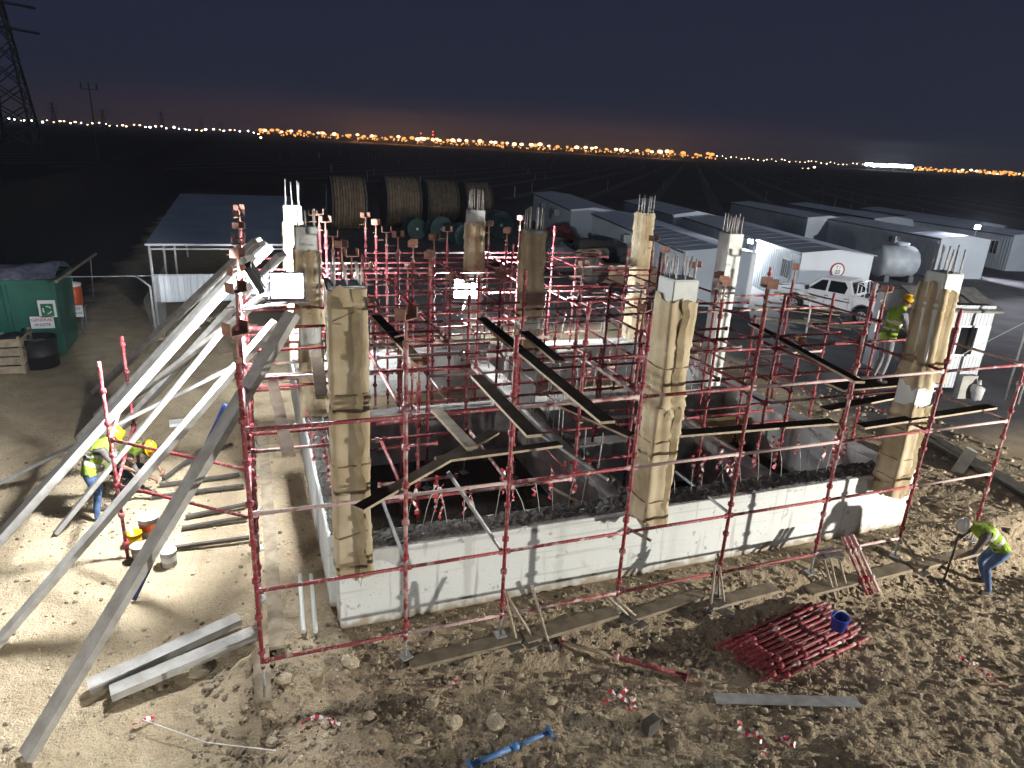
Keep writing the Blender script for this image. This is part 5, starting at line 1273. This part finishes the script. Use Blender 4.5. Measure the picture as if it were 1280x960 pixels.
# greenhouse
gh = [(1.28, 1.11, .80), (.55, 1.72, .66), (-.70, 1.76, .66), (-1.0, 1.11, .80)]
m = MB(); vs = [(x, s * w_, z) for s in (-1, 1) for x, z, w_ in gh]
m.add(vs, [(0, 1, 2, 3), (7, 6, 5, 4), (0, 4, 5, 1), (1, 5, 6, 2), (2, 6, 7, 3), (0, 3, 7, 4)]); PL('cab', m, M['car_paint'], car)
def on_side(x, z, s, off=.006):
    t_ = (z - 1.11) / (1.74 - 1.11); w_ = .80 + (.66 - .80) * t_; return (x, s * (w_ + off), z)
for s in (-1, 1):
    for poly in ([(1.0, 1.17), (.50, 1.62), (.22, 1.65), (.22, 1.17)], [(.12, 1.17), (.12, 1.65), (-.52, 1.66), (-.68, 1.45), (-.62, 1.17)]):
        PL('side_window', MB().add([on_side(x, z, s) for x, z in poly], [tuple(range(len(poly)))]), M['glass'], car)
PL('windscreen', MB().add([(1.20, -.70, 1.18), (1.20, .70, 1.18), (.62, .60, 1.68), (.62, -.60, 1.68)], [(0, 1, 2, 3)]), M['glass'], car, (.02, 0, .01))
PL('rear_window', MB().add([(-.965, -.62, 1.22), (-.965, .62, 1.22), (-.77, .56, 1.66), (-.77, -.56, 1.66)], [(0, 1, 2, 3)]), M['glass'], car, (-.02, 0, 0))
bed = PL('cargo_bed', MB().box((-1.82, 0, 1.106), (1.5, 1.5, .02)), M['black'], car, (0, 0, .012))
for s in (-1, 1): PL('bed_rail', MB().bar((-1.02, s * .83, 1.15), (-2.6, s * .83, 1.13), .07, .06), M['car_paint'], bed)
PL('tailgate', MB().box((-2.635, 0, .86), (.03, 1.5, .45)), M['car_paint'], car)
for y in (-.5, -.17, .17, .5): pass
rk = PL('rack', MB().tube([(-1.1, -.7, 1.15), (-1.05, -.62, 1.72), (-1.05, .62, 1.72), (-1.1, .7, 1.15)], .025, 8), M['car_paint'], car)
for x in (-1.25, -1.42):
    for s in (-1, 1): PL('rack_bar', MB().tube([(x, s * .72, 1.14), (x + .02, s * .66, 1.6)], .02, 8), M['car_paint'], rk)
for s in (-1, 1): PL('rack_bar', MB().tube([(-1.05, s * .62, 1.72), (-1.45, s * .66, 1.6)], .02, 8), M['car_paint'], rk)
for x in (-WBs, WBs):
    for s in (-1, 1):
        wh = PL('wheel', MB().tube([(0, -.12, 0), (0, -.10, 0), (0, .10, 0), (0, .12, 0)], [.31, .375, .375, .31], 28), M['tyre'], car, (x, s * .80, .375))
        PL('rim', MB().tube([(0, s * .10, 0), (0, s * .128, 0)], [.23, .20], 20), M['rim'], wh)
        for k in range(6): PL('spoke_hole', MB().tube([(.14 * math.cos(k * 1.047), s * .12, .14 * math.sin(k * 1.047)), (.14 * math.cos(k * 1.047), s * .132, .14 * math.sin(k * 1.047))], .035, 8), M['black'], wh)
        PL('wheel_arch', MB().tube([(x + .47 * math.cos(a), s * .895, .40 + .47 * math.sin(a)) for a in np.linspace(0, math.pi, 14)], .022, 6), M['trim'], car)
for s in (-1, 1):
    PL('side_stripe', MB().add([(x, s * .904, z) for x, z in ((1.05, .98), (.5, .93), (-.3, .90), (-1.0, .87), (-.9, .83), (.2, .84), (.8, .88))], [tuple(range(7))]), M['decal'], car)
    PL('side_stripe', MB().add([(x, s * .904, z) for x, z in ((2.3, 1.0), (1.5, 1.03), (1.05, 1.0), (1.4, 1.0), (2.1, .96))], [tuple(range(5))]), M['decal'], car)
    PL('headlight', MB().box((2.50, s * .68, .84), (.22, .34, .16)), M['lamp_clear'], car); PL('tail_light', MB().box((-2.63, s * .82, .88), (.04, .12, .34)), M['lamp_red'], car)
    PL('mirror', MB().box((1.0, s * .98, 1.22), (.10, .18, .18)), M['black'], car)
    for x in (.1, -.75): PL('door_handle', MB().box((x, s * .91, .99), (.16, .03, .03)), M['trim'], car)
    for x in (1.05, .17, -.88): PL('door_gap', MB().box((x, s * .9015, .77), (.012, .004, .62)), M['trim'], car)
PL('front_bumper', MB().box((2.62, 0, .52), (.12, 1.6, .2)), M['car_paint'], car); PL('grille', MB().box((2.645, 0, .78), (.02, .9, .18)), M['black'], car); PL('rear_bumper', MB().box((-2.68, 0, .52), (.10, 1.6, .14)), M['rim'], car)
PL('underbody', MB().box((0, 0, .42), (4.6, 1.3, .16)), M['black'], car)

# ---------------------------------------------------------------- people
M['skin'] = mat('skin', (0.20, 0.11, 0.07), 0.6); M['hair'] = mat('hair', (0.012, 0.01, 0.009), 0.8)
M['jeans'] = mat('jeans', (0.04, 0.075, 0.17), 0.9, (0.085, 0.14, 0.27), 7, 0.02, 10); M['dark_cloth'] = mat('dark_cloth', (0.03, 0.035, 0.05), 0.9, (0.05, 0.055, 0.07), 9)
M['grey_cloth'] = mat('grey_cloth', (0.20, 0.20, 0.22), 0.9, (0.14, 0.14, 0.16), 9); M['shirt'] = mat('shirt', (0.12, 0.11, 0.10), 0.9, (0.08, 0.07, 0.07), 9)
M['vest'] = mat('hi_vis', (0.30, 0.44, 0.04), 0.9, (0.20, 0.29, 0.04), 7, 0.02, 11); M['reflect'] = mat('reflective_strip', (0.62, 0.62, 0.60), 0.5); M['boot'] = mat('boot', (0.05, 0.035, 0.025), 0.8)
M['yellow_helmet'] = mat('yellow_helmet', (0.65, 0.36, 0.01), 0.35); M['white_helmet'] = mat('white_helmet', (0.62, 0.62, 0.60), 0.35)
def person(label, base, yaw, J, mats, helmet, vest=True):
    """J: joints in local metres (x forward, y to the person's left, z up)"""
    t = thing('person', label, 'person', tuple(base)); t.rotation_euler = (0, 0, yaw)
    V = []; E = []; R = []; idx_ = {}
    def v(n, p, r): idx_[n] = len(V); V.append(Vector(p)); R.append(r)
    def e(a, b): E.append((idx_[a], idx_[b]))
    hip, chest, neck, head = [Vector(J[k]) for k in ('hip', 'chest', 'neck', 'head')]
    v('pelvis', hip, .135); v('waist', hip.lerp(chest, .5), .125); v('chest', chest, .155); v('upper', chest.lerp(neck, .55), .13); v('neck', neck, .06); v('jaw', neck.lerp(head, .5), .065)
    for a, b in (('pelvis', 'waist'), ('waist', 'chest'), ('chest', 'upper'), ('upper', 'neck'), ('neck', 'jaw')): e(a, b)
    for s, c in ((1, 'l'), (-1, 'r')):
        kn, an, fo = [Vector(J[k + c]) for k in ('knee_', 'ankle_', 'toe_')]; hj = hip + Vector((0, s * .10, -.05))
        v('hj' + c, hj, .10); v('th' + c, hj.lerp(kn, .5), .088); v('kn' + c, kn, .062); v('ca' + c, kn.lerp(an, .4), .062); v('an' + c, an, .042); v('he' + c, an + Vector((0, 0, -.05)), .05); v('to' + c, fo, .04)
        for a, b in (('pelvis', 'hj' + c), ('hj' + c, 'th' + c), ('th' + c, 'kn' + c), ('kn' + c, 'ca' + c), ('ca' + c, 'an' + c), ('an' + c, 'he' + c), ('he' + c, 'to' + c)): e(a, b)
        sh, el, wr = [Vector(J[k + c]) for k in ('sh_', 'el_', 'wr_')]
        hd = (wr - el).normalized()
        v('sh' + c, sh, .075); v('ua' + c, sh.lerp(el, .5), .055); v('el' + c, el, .045); v('fa' + c, el.lerp(wr, .45), .043); v('wr' + c, wr, .030); v('pa' + c, wr + hd * .07, .038)
        for a, b in (('upper', 'sh' + c), ('sh' + c, 'ua' + c), ('ua' + c, 'el' + c), ('el' + c, 'fa' + c), ('fa' + c, 'wr' + c), ('wr' + c, 'pa' + c)): e(a, b)
    me0 = bpy.data.meshes.new('skeleton'); me0.from_pydata([tuple(p) for p in V], E, []); ob = bpy.data.objects.new('skeleton', me0); COL.objects.link(ob)
    sk = ob.modifiers.new('s', 'SKIN'); sk.use_smooth_shade = True
    for i, sv in enumerate(me0.skin_vertices[0].data): sv.radius = (R[i], R[i]); sv.use_root = (i == 0)
    su = ob.modifiers.new('d', 'SUBSURF'); su.levels = su.render_levels = 2
    bpy.context.view_layer.update(); me1 = bpy.data.meshes.new_from_object(ob.evaluated_get(bpy.context.evaluated_depsgraph_get())); bpy.data.objects.remove(ob)
    # fingers, head and face join the same mesh
    xb = MB()
    for c, s in (('l', 1), ('r', -1)):
        el, wr = Vector(J['el_' + c]), Vector(J['wr_' + c]); hd = (wr - el).normalized(); _, sd, up = frame(hd)
        pal = wr + hd * .07
        for k, ln in enumerate((.07, .08, .075, .06)):
            o_ = pal + sd * (k - 1.5) * .019; xb.tube([o_, o_ + hd * ln * .5 - up * .008, o_ + hd * ln * .75 - up * .035, o_ + hd * ln * .7 - up * .055], [.0095, .009, .008, .006], 6)
        xb.tube([wr + hd * .02 + sd * -.03 * s, wr + hd * .06 - sd * .05 * s, wr + hd * .09 - sd * .045 * s - up * .02], [.011, .010, .007], 6)
    fd = Vector(J.get('look', (1, 0, -.3))).normalized(); hu = (head - neck).normalized(); fd = (fd - hu * fd.dot(hu)).normalized(); hs = hu.cross(fd)
    def HP(a, b_, c_): return head + fd * a + hs * b_ + hu * c_
    vs = []; fs = []; ns, nr = 16, 12
    for i in range(nr + 1):
        th = math.pi * i / nr
        for k in range(ns):
            ph = 2 * math.pi * k / ns; a, b_, c_ = math.sin(th) * math.cos(ph), math.sin(th) * math.sin(ph), math.cos(th)
            fr = 1.0 - (.16 * max(0, -c_)) ; vs.append(HP(a * .098 * (fr if a < 0 else 1), b_ * .076 * fr, c_ * .118))
    for i in range(nr):
        for k in range(ns): fs.append((i * ns + k, (i + 1) * ns + k, (i + 1) * ns + (k + 1) % ns, i * ns + (k + 1) % ns))
    xb.add(vs, fs, 0, True)
    xb.tube([HP(.09, 0, .02), HP(.112, 0, -.02), HP(.115, 0, -.03), HP(.09, 0, -.04)], [.008, .013, .016, .010], 6)                 # nose
    for s in (-1, 1): xb.sphere(HP(0, s * .078, -.005), .028, 8, 5, 0, (.8, .5, 1.0))                                             # ears
    for s in (-1, 1): xb.sphere(HP(.086, s * .03, .012), .011, 8, 5, 1)                                                           # eyes
    xb.tube([HP(.092, -.022, -.062), HP(.098, 0, -.062), HP(.092, .022, -.062)], .005, 5, 1)                                       # mouth
    bm = bmesh.new(); bm.from_mesh(me1); me2 = xb.mesh('x'); mi_off = {}
    for f_ in bm.faces: f_.smooth = True
    n0 = len(bm.faces); bm.from_mesh(me2); bm.faces.ensure_lookup_table()
    segs = []
    def sg2(a, b, k): segs.append((V[idx_[a]], V[idx_[b]], k))
    for a, b in (('pelvis', 'waist'),): sg2(a, b, 'legs')
    for a, b in (('waist', 'chest'), ('chest', 'upper')): sg2(a, b, 'top')
    sg2('neck', 'jaw', 'skin')
    for c in 'lr':
        for a, b in (('hj', 'th'), ('th', 'kn'), ('kn', 'ca'), ('ca', 'an')): sg2(a + c, b + c, 'legs')
        sg2('he' + c, 'to' + c, 'boot')
        for a, b in (('sh', 'ua'), ('ua', 'el'), ('el', 'fa')): sg2(a + c, b + c, 'top')
        for a, b in (('fa', 'wr'), ('wr', 'pa')): sg2(a + c, b + c, 'skin')
    keys = ['skin', 'ink', 'top', 'legs', 'boot']
    def seg_d(p, a, b): ab_ = b - a; t_ = max(0, min(1, (p - a).dot(ab_) / max(ab_.length_squared, 1e-9))); return (p - (a + ab_ * t_)).length
    vest_faces = []
    for i, f_ in enumerate(bm.faces):
        if i >= n0: continue
        c = f_.calc_center_median(); k = min(segs, key=lambda q: seg_d(c, q[0], q[1]) - (0.02 if q[2] == 'legs' else 0))[2]
        f_.material_index = keys.index(k)
        if vest and min(seg_d(c, hip.lerp(chest, .15), chest), seg_d(c, chest, V[idx_['upper']])) < .185 and min(seg_d(c, V[idx_['ua' + q]], V[idx_['el' + q]]) for q in 'lr') > .075: vest_faces.append([v_.co.copy() for v_ in f_.verts] + [[v_.normal.copy() for v_ in f_.verts]])
    me3 = bpy.data.meshes.new('body'); bm.to_mesh(me3); bm.free()
    mm = {'skin': M['skin'], 'ink': M['ink'], 'top': M[mats[0]], 'legs': M[mats[1]], 'boot': M['boot']}
    for k in keys: me3.materials.append(mm[k])
    PL('body', me3, None, t)
    if vest_faces:
        m = MB(); ax = (chest - hip).normalized(); ln = (neck - hip).length
        for q in vest_faces:
            nrm = q[-1]; pts = q[:-1]; c = sum(pts, Vector()) / len(pts); u_ = (c - hip).dot(ax) / ln
            m.add([p + n_ * .016 for p, n_ in zip(pts, nrm)], [tuple(range(len(pts)))], 1 if (.22 < u_ < .32 or .48 < u_ < .56) else 0, True)
        PL('vest', m, [M['vest'], M['reflect']], t)
    if helmet:
        m = MB(); vs = []; fs = []
        for i in range(7):
            th = math.pi / 2 * i / 6
            for k in range(20):
                ph = 2 * math.pi * k / 20; vs.append(HP(.13 * math.sin(th) * math.cos(ph), .108 * math.sin(th) * math.sin(ph), .035 + .118 * math.cos(th)))
        for k in range(20):
            ph = 2 * math.pi * k / 20; ex = .05 if math.cos(ph) > .3 else .012; vs.append(HP((.13 + ex) * math.cos(ph), (.108 + .012) * math.sin(ph), .028))
        for i in range(7):
            for k in range(20): fs.append((i * 20 + k, i * 20 + (k + 1) % 20, (i + 1) * 20 + (k + 1) % 20, (i + 1) * 20 + k))
        m.add(vs, fs, 0, True); m.tube([HP(.12, 0, .09), HP(.06, 0, .155), HP(-.06, 0, .155), HP(-.12, 0, .09)], .014, 6)
        PL('helmet', m, M[helmet], t)
    else:
        m = MB(); vs2 = [HP(a - .012, b_, c_) for a, b_, c_ in ((0, 0, 0),)]
        m.sphere(HP(-.015, 0, .03), .105, 14, 8, 0, (1, .95, 1.0)); PL('hair', m, M['hair'], t)
    return t
# bending worker on the right, seen from behind, digging tool in hand
b0_ = G(1226, 736)
person('worker in lime vest and blue jeans bending over a tool at right', b0_, math.radians(152), dict(hip=(-.14, 0, .86), chest=(.20, 0, 1.09), neck=(.42, 0, 1.18), head=(.55, .02, 1.19), look=(.6, 0, -.9),
       knee_l=(.10, .13, .50), ankle_l=(-.02, .17, .10), toe_l=(.15, .20, .04), knee_r=(.06, -.14, .49), ankle_r=(-.12, -.18, .10), toe_r=(.06, -.21, .04),
       sh_l=(.30, .19, 1.08), el_l=(.42, .24, .84), wr_l=(.55, .14, .66), sh_r=(.30, -.19, 1.08), el_r=(.40, -.26, .86), wr_r=(.56, -.10, .80)), ('shirt', 'jeans'), 'white_helmet')
yw = math.radians(152); dv = Vector((math.cos(yw), math.sin(yw), 0)); sv_ = Vector((-math.sin(yw), math.cos(yw), 0))
tt = thing('digging_bar', 'dark digging tool held by the bending worker at right', 'tool', tuple(b0_ + dv * .62))
MB().tube([b0_ + dv * .62 + Vector((0, 0, .03)), b0_ + dv * .60 + sv_ * .02 + Vector((0, 0, 1.0))], .018, 8).build_world('handle', M['dark_wood'], tt)
MB().box(tuple(b0_ + dv * .64 + Vector((0, 0, .06))), (.18, .16, .04)).build_world('blade', M['steel'], tt)
# worker behind the corner column, on boards
hpz = PZ(1121, 374, 3.98)
wb = Vector((hpz.x, hpz.y, 2.36)); board('scaffold_board', (wb.x - 1.1, wb.y, 2.335), (wb.x + .9, wb.y, 2.335), .5, .04, FP, 'dark board under the worker at the corner column', SB)
person('worker in yellow helmet and lime vest standing behind the sagging sack column', wb, math.radians(-20), dict(hip=(0, 0, .92), chest=(.06, 0, 1.24), neck=(.14, 0, 1.45), head=(.20, 0, 1.56), look=(1, 0, -.5),
       knee_l=(.05, .12, .5), ankle_l=(-.02, .14, .10), toe_l=(.14, .16, .04), knee_r=(.02, -.12, .5), ankle_r=(-.05, -.14, .10), toe_r=(.10, -.17, .04),
       sh_l=(.10, .19, 1.36), el_l=(.25, .24, 1.12), wr_l=(.45, .16, 1.10), sh_r=(.10, -.19, 1.36), el_r=(.18, -.25, 1.10), wr_r=(.38, -.18, .98)), ('grey_cloth', 'grey_cloth'), 'yellow_helmet')
# two workers on the left
b1_ = G(126, 645)
person('worker in lime vest and jeans stooping between the leaning beams', b1_, math.radians(10), dict(hip=(-.08, 0, .88), chest=(.10, 0, 1.18), neck=(.26, 0, 1.36), head=(.36, 0, 1.43), look=(.7, 0, -.8),
       knee_l=(.04, .12, .48), ankle_l=(-.06, .14, .10), toe_l=(.11, .16, .04), knee_r=(.02, -.12, .48), ankle_r=(-.05, -.16, .10), toe_r=(.12, -.19, .04),
       sh_l=(.18, .19, 1.24), el_l=(.34, .24, 1.02), wr_l=(.52, .16, .90), sh_r=(.18, -.19, 1.24), el_r=(.32, -.24, 1.0), wr_r=(.52, -.14, .84)), ('shirt', 'jeans'), 'yellow_helmet')
b2_ = G(168, 622)
person('worker in green vest and dark trousers crouching with head down in the shade', b2_, math.radians(-25), dict(hip=(-.30, 0, .62), chest=(.0, 0, .92), neck=(.24, 0, 1.02), head=(.37, 0, 1.03), look=(.5, 0, -.9),
       knee_l=(.16, .16, .56), ankle_l=(-.08, .17, .10), toe_l=(.09, .20, .04), knee_r=(.14, -.18, .52), ankle_r=(-.22, -.18, .10), toe_r=(-.05, -.22, .04),
       sh_l=(.12, .19, .92), el_l=(.30, .24, .70), wr_l=(.46, .14, .54), sh_r=(.12, -.19, .92), el_r=(.28, -.25, .68), wr_r=(.46, -.12, .50)), ('shirt', 'dark_cloth'), 'yellow_helmet')
# buckets and gear by the workers
def paint_bucket(px, py, sc_, label, mk, band_):
    q = G(px, py); t = thing('bucket', label, 'bucket', tuple(q)); 
    lathe([(0, 0), (.14 * sc_, 0), (.165 * sc_, .34 * sc_), (.175 * sc_, .34 * sc_), (.175 * sc_, .37 * sc_), (.155 * sc_, .37 * sc_), (.13 * sc_, .03), (0, .03)]).build('pail', M[mk], t, WL[t])
    lathe([(.152 * sc_, .12 * sc_), (.1635 * sc_, .26 * sc_)], 24).build('label_band', M[band_], t, WL[t])
    MB().tube([(.17 * sc_ * math.cos(a), .02, .34 * sc_ - .12 * math.sin(a) * sc_) for a in np.linspace(0, math.pi, 10)], .005, 6).build('handle', M['galv'], t, WL[t])
paint_bucket(188, 668, .95, 'white bucket with orange band standing beside the crouching worker', 'sign_white', 'orange')
paint_bucket(176, 700, .72, 'pale bucket with dark filling below the orange banded one', 'ac', 'ac')
paint_bucket(212, 706, .72, 'pale bucket half hidden by the widest leaning beam', 'ac', 'ac')
paint_bucket(170, 682, .65, 'yellow bucket tucked behind the orange banded one', 'yellow_helmet', 'yellow_helmet')
q = PZ(225, 524, .12); tag(link('foam_sheet', MB().box((0, 0, 0), (.45, .3, .06)).mesh('foam_sheet'), M['sign_white'], None, (q.x, q.y, gzf(q.x, q.y) + .04), (0, 0, .1)), 'white sheet lying flat on the sand behind the dark cross tubes', 'sheet')
DR = 'dark steel lengths lying on the sand'
for k, (a, b) in enumerate((((200, 610), (300, 598)), ((190, 625), (305, 612)), ((232, 650), (308, 636)), ((228, 664), (310, 652)), ((210, 690), (312, 678)), ((205, 602), (262, 560)), ((228, 585), (290, 560)))):
    A = G(*a) + Vector((0, 0, .06)); B = G(*b) + Vector((0, 0, .09)); tag(MB().bar(A, B, .07, .05).build_world('steel_length', M['dark_wood']), ('dark steel length on the sand, farthest of the level ones by the left scaffold', 'dark steel length on the sand, second farthest of the level ones', 'dark steel length on the sand beside the orange banded bucket', 'dark steel length on the sand just below the bucket rim', 'dark steel length on the sand nearest the camera', 'slanting dark steel length behind the crouching worker', 'slanting dark steel length close to the left scaffold')[k], 'steel bar', DR)

# ---------------------------------------------------------------- the plain: rows of piles, far lamps, pylons
ROW = RW @ np.array([865 - 640.0, 200 - 480.0, FPX]); rd = Vector((ROW[0], ROW[1], 0)).normalized(); rp = Vector((rd.y, -rd.x, 0))
m = MB(); r_ = random.Random(8); strips = MB()
for k in range(-26, 34):
    for j in range(0, 60):
        s = 95 + j * 11.0
        if s > 620: break
        c = rd * s + rp * (k * 9.0 + 4)
        if r_.random() < .8 or c.x < 8: continue
        m.bar((c.x, c.y, -.3), (c.x, c.y, 1.0 + r_.uniform(0, .5)), .13, .10)
    a = rd * 90 + rp * (k * 9.0 + 4); b = rd * 900 + rp * (k * 9.0 + 4)
    strips.add([a + rp * .9 + Vector((0, 0, -.235)), a - rp * .9 + Vector((0, 0, -.235)), b - rp * .9 + Vector((0, 0, -.20)), b + rp * .9 + Vector((0, 0, -.20))], [(0, 1, 2, 3)])
tag(m.build('pile_posts', M['conc']), 'rows of small steel piles standing across the dark plain', 'piles', None, 'stuff')
o = strips.build('track', mat('track_sand', (0.085, 0.07, 0.056), 0.95)); o['kind'] = 'structure'
SOD = (1.0, 0.50, 0.16); WHT = (1.0, 0.86, 0.62)
M['sodium'] = lens_mat('sodium_lamp', (1.0, 0.40, 0.09), 2.2); M['sodium_hot'] = lens_mat('sodium_lamp_hot', (1.0, 0.58, 0.25), 7.0); M['warm'] = lens_mat('warm_lamp', (1.0, 0.66, 0.36), 14.0); M['white_l'] = lens_mat('white_lamp', (0.95, 0.97, 1.0), 40.0); M['redl'] = lens_mat('red_lamp', (1.0, 0.08, 0.04), 10.0)
def hz(px): return 148 + _slope * px
def far_lamp(px, up_px, dist, rad, mt, label, grp):
    r = RW @ np.array([px - 640.0, hz(px) - up_px - 480.0, FPX]); h = math.hypot(r[0], r[1]); p = Vector(CAM + r * (dist / h))
    t = thing('mast_lamp', label, 'mast lamp', (p.x, p.y, -.25), grp)
    MB().tube([(0, 0, 0), (0, 0, p.z + .25)], .35, 6).build('mast', M['trim'], t, WL[t])
    MB().sphere((0, 0, p.z + .25), rad, 10, 6, 0, (1, 1, .6)).build('lamp_head', M[mt], t, WL[t])
    if mt == 'sodium_hot' and int(px) % 3 == 0:
        ld = bpy.data.lights.new('sodium_light', 'POINT'); ld.energy = 90000; ld.color = (1.0, 0.42, 0.12); ld.shadow_soft_size = 2.0
        lo = bpy.data.objects.new('sodium_light', ld); COL.objects.link(lo); lo.parent = t; lo.location = (0, 0, p.z - 4)
r_ = random.Random(12)
x = 326; HL = 'far lamps along the horizon'
sod = [326, 331, 340, 347, 352, 360, 364, 375, 386, 398, 402, 404, 418, 421, 434, 437, 447, 455, 465, 469, 489, 498, 505, 515, 522, 527, 530, 535, 541, 546, 550, 560, 566, 574, 583, 592, 600, 603, 614, 619, 628, 634, 643, 652, 664, 669, 675, 686, 697, 709, 721, 732, 740, 745, 758, 770, 777, 784, 796, 810, 815, 825, 834, 839, 854, 870, 885, 890]
for px in sod:
    far_lamp(px, 3.0 + r_.uniform(-.6, 1.6), 1250 + r_.uniform(-60, 90), r_.uniform(2.4, 4.6), r_.choice(['sodium', 'sodium_hot']), 'orange sodium lamp in the bright row along the horizon', HL)
m = MB()
for k in range(330):                                                 # lesser lamps too small to tell apart in the far strip
    px = r_.uniform(322, 895) if k < 240 else r_.uniform(1140, 1290)
    r = RW @ np.array([px - 640.0, hz(px) - r_.uniform(-2.0, 2.2) - 480.0, FPX]); h = math.hypot(r[0], r[1]); q = CAM + r * ((1330 + r_.uniform(-60, 60)) / h)
    m.sphere(q, r_.uniform(0.8, 1.7), 6, 4)
tag(m.build('distant_lights', M['sodium']), 'strip of tiny orange lights between the mast lamps on the horizon', 'lights', None, 'stuff')
for k in range(46):
    px = 3 + k * 7.1 + r_.uniform(-2, 2); far_lamp(px, r_.uniform(-2, 1.5), 1700, r_.uniform(1.1, 2.2), 'warm' if r_.random() < .6 else 'white_l', 'small warm lamp in the dimmer row on the left horizon', HL + ' left')
for k in range(34):
    px = 898 + k * 5.6 + r_.uniform(-2, 2); far_lamp(px, r_.uniform(-.5, 2.5), 1900, r_.uniform(.9, 1.7), 'warm', 'small pale lamp right of the bright orange row', HL + ' centre right')
for k in range(14):
    px = 1084 + k * 4.2; far_lamp(px, 1.5 + r_.uniform(-.5, .8), 1500, 4.6, 'white_l', 'white lamp in the glaring floodlit strip on the right horizon', HL + ' floodlit strip')
for k in range(26):
    px = 1143 + k * 5.5 + r_.uniform(-1, 1); far_lamp(px, r_.uniform(-1.5, 2.5), 1700, r_.uniform(1.3, 3.0), 'sodium' if r_.random() < .6 else 'warm', 'orange lamp near the right end of the horizon', HL + ' right')
for px, up in ((541, 5), (541, 9), (541, 13), (526, 10)): far_lamp(px, up, 1500, 1.3, 'redl', 'red warning light on the far mast above the orange row', 'red mast lights')
for px, py in ((1003, 211), (1010, 211), (1018, 209), (1173, 227), (1178, 227), (1168, 226), (326, 172), (850, 203)):
    far_lamp(px, hz(px) - py, 900, 1.3, 'warm', 'lamp glowing on the plain below the horizon row', 'lamps out on the plain')
# pylons and poles
def pylon(px, dist, h, w0, label, detail=True):
    r = RW @ np.array([px - 640.0, hz(px) - 480.0, FPX]); q = math.hypot(r[0], r[1]); c = Vector((r[0], r[1], 0)) * (dist / q); c.z = -.25
    t = thing('power_pylon', label, 'pylon', tuple(c), 'power pylons on the left'); rr = w0 * .035
    def at(z, sx, sy): w_ = w0 * (1 - .82 * min(1, z / (h * .9))) / 2; return Vector((sx * w_, sy * w_, z))
    for sx in (-1, 1):
        for sy in (-1, 1): MB().tube([at(0, sx, sy), at(h * .9, sx, sy), Vector((0, 0, h))], rr, 5).build('leg', M['trim'], t, WL[t])
    br = MB(); n = 8
    for k in range(n):
        z0, z1 = h * .9 * k / n, h * .9 * (k + 1) / n
        for sx, sy, tx, ty in ((-1, -1, 1, -1), (1, -1, 1, 1), (1, 1, -1, 1), (-1, 1, -1, -1)): br.tube([at(z0, sx, sy), at(z1, tx, ty)], rr * .5, 4); br.tube([at(z0, tx, ty), at(z1, sx, sy)], rr * .5, 4)
    br.build('lattice', M['trim'], t, WL[t])
    for z in (.62, .75, .88): MB().tube([(-w0 * .95, 0, h * z), (0, 0, h * z + .02 * h), (w0 * .95, 0, h * z)], rr * 1.2, 5).build('crossarm', M['trim'], t, WL[t])
pylon(18, 230, 44, 9, 'tall faint lattice pylon at the left edge of the sky')
for px, d_, h_ in ((68, 700, 22), (130, 760, 20), (203, 800, 22), (252, 900, 20), (276, 950, 18)): pylon(px, d_, h_, 4, 'small distant pylon over the left lamps, near x %d' % 0 if False else {68: 'small distant pylon closest to the tall one', 130: 'small distant pylon beside the tall pole', 203: 'small distant pylon midway along the left lamps', 252: 'small distant pylon before the bright orange row', 276: 'small distant pylon closest to the bright orange row'}[px])
c = PZ(124, 203, -.25); t = thing('power_pole', 'slender power pole with three insulators above the left lamps', 'pole', tuple(c))
ph_ = PY(114, 108, c.y).z - c.z
MB().tube([(0, 0, 0), (0, 0, ph_)], [.16, .10], 8).build('pole', M['trim'], t, WL[t]); MB().tube([(-1.3, 0, ph_ - .5), (1.3, 0, ph_ - .5)], .07, 6).build('crossarm', M['trim'], t, WL[t])
for x in (-1.2, 0, 1.2): MB().tube([(x, 0, ph_ - .4), (x, 0, ph_ + .6)], .12, 6).build('insulator', M['trim'], t, WL[t])
# ---------------------------------------------------------------- dusty night air round the site and the plain
hzm = bpy.data.materials.new('dusty_air'); hzm.use_nodes = True; N = hzm.node_tree.nodes; N.clear()
pv = N.new('ShaderNodeVolumePrincipled'); pv.inputs['Color'].default_value = (0.80, 0.88, 1.0, 1); pv.inputs['Density'].default_value = 0.00025; pv.inputs['Anisotropy'].default_value = 0.3
om = N.new('ShaderNodeOutputMaterial'); hzm.node_tree.links.new(pv.outputs[0], om.inputs['Volume'])
hb = MB().box((0, 950, 24.0), (5200, 2300, 51.0)); ho = hb.build('haze', hzm); tag(ho, 'thin dusty night air over the whole site and plain', 'haze', None, 'stuff')
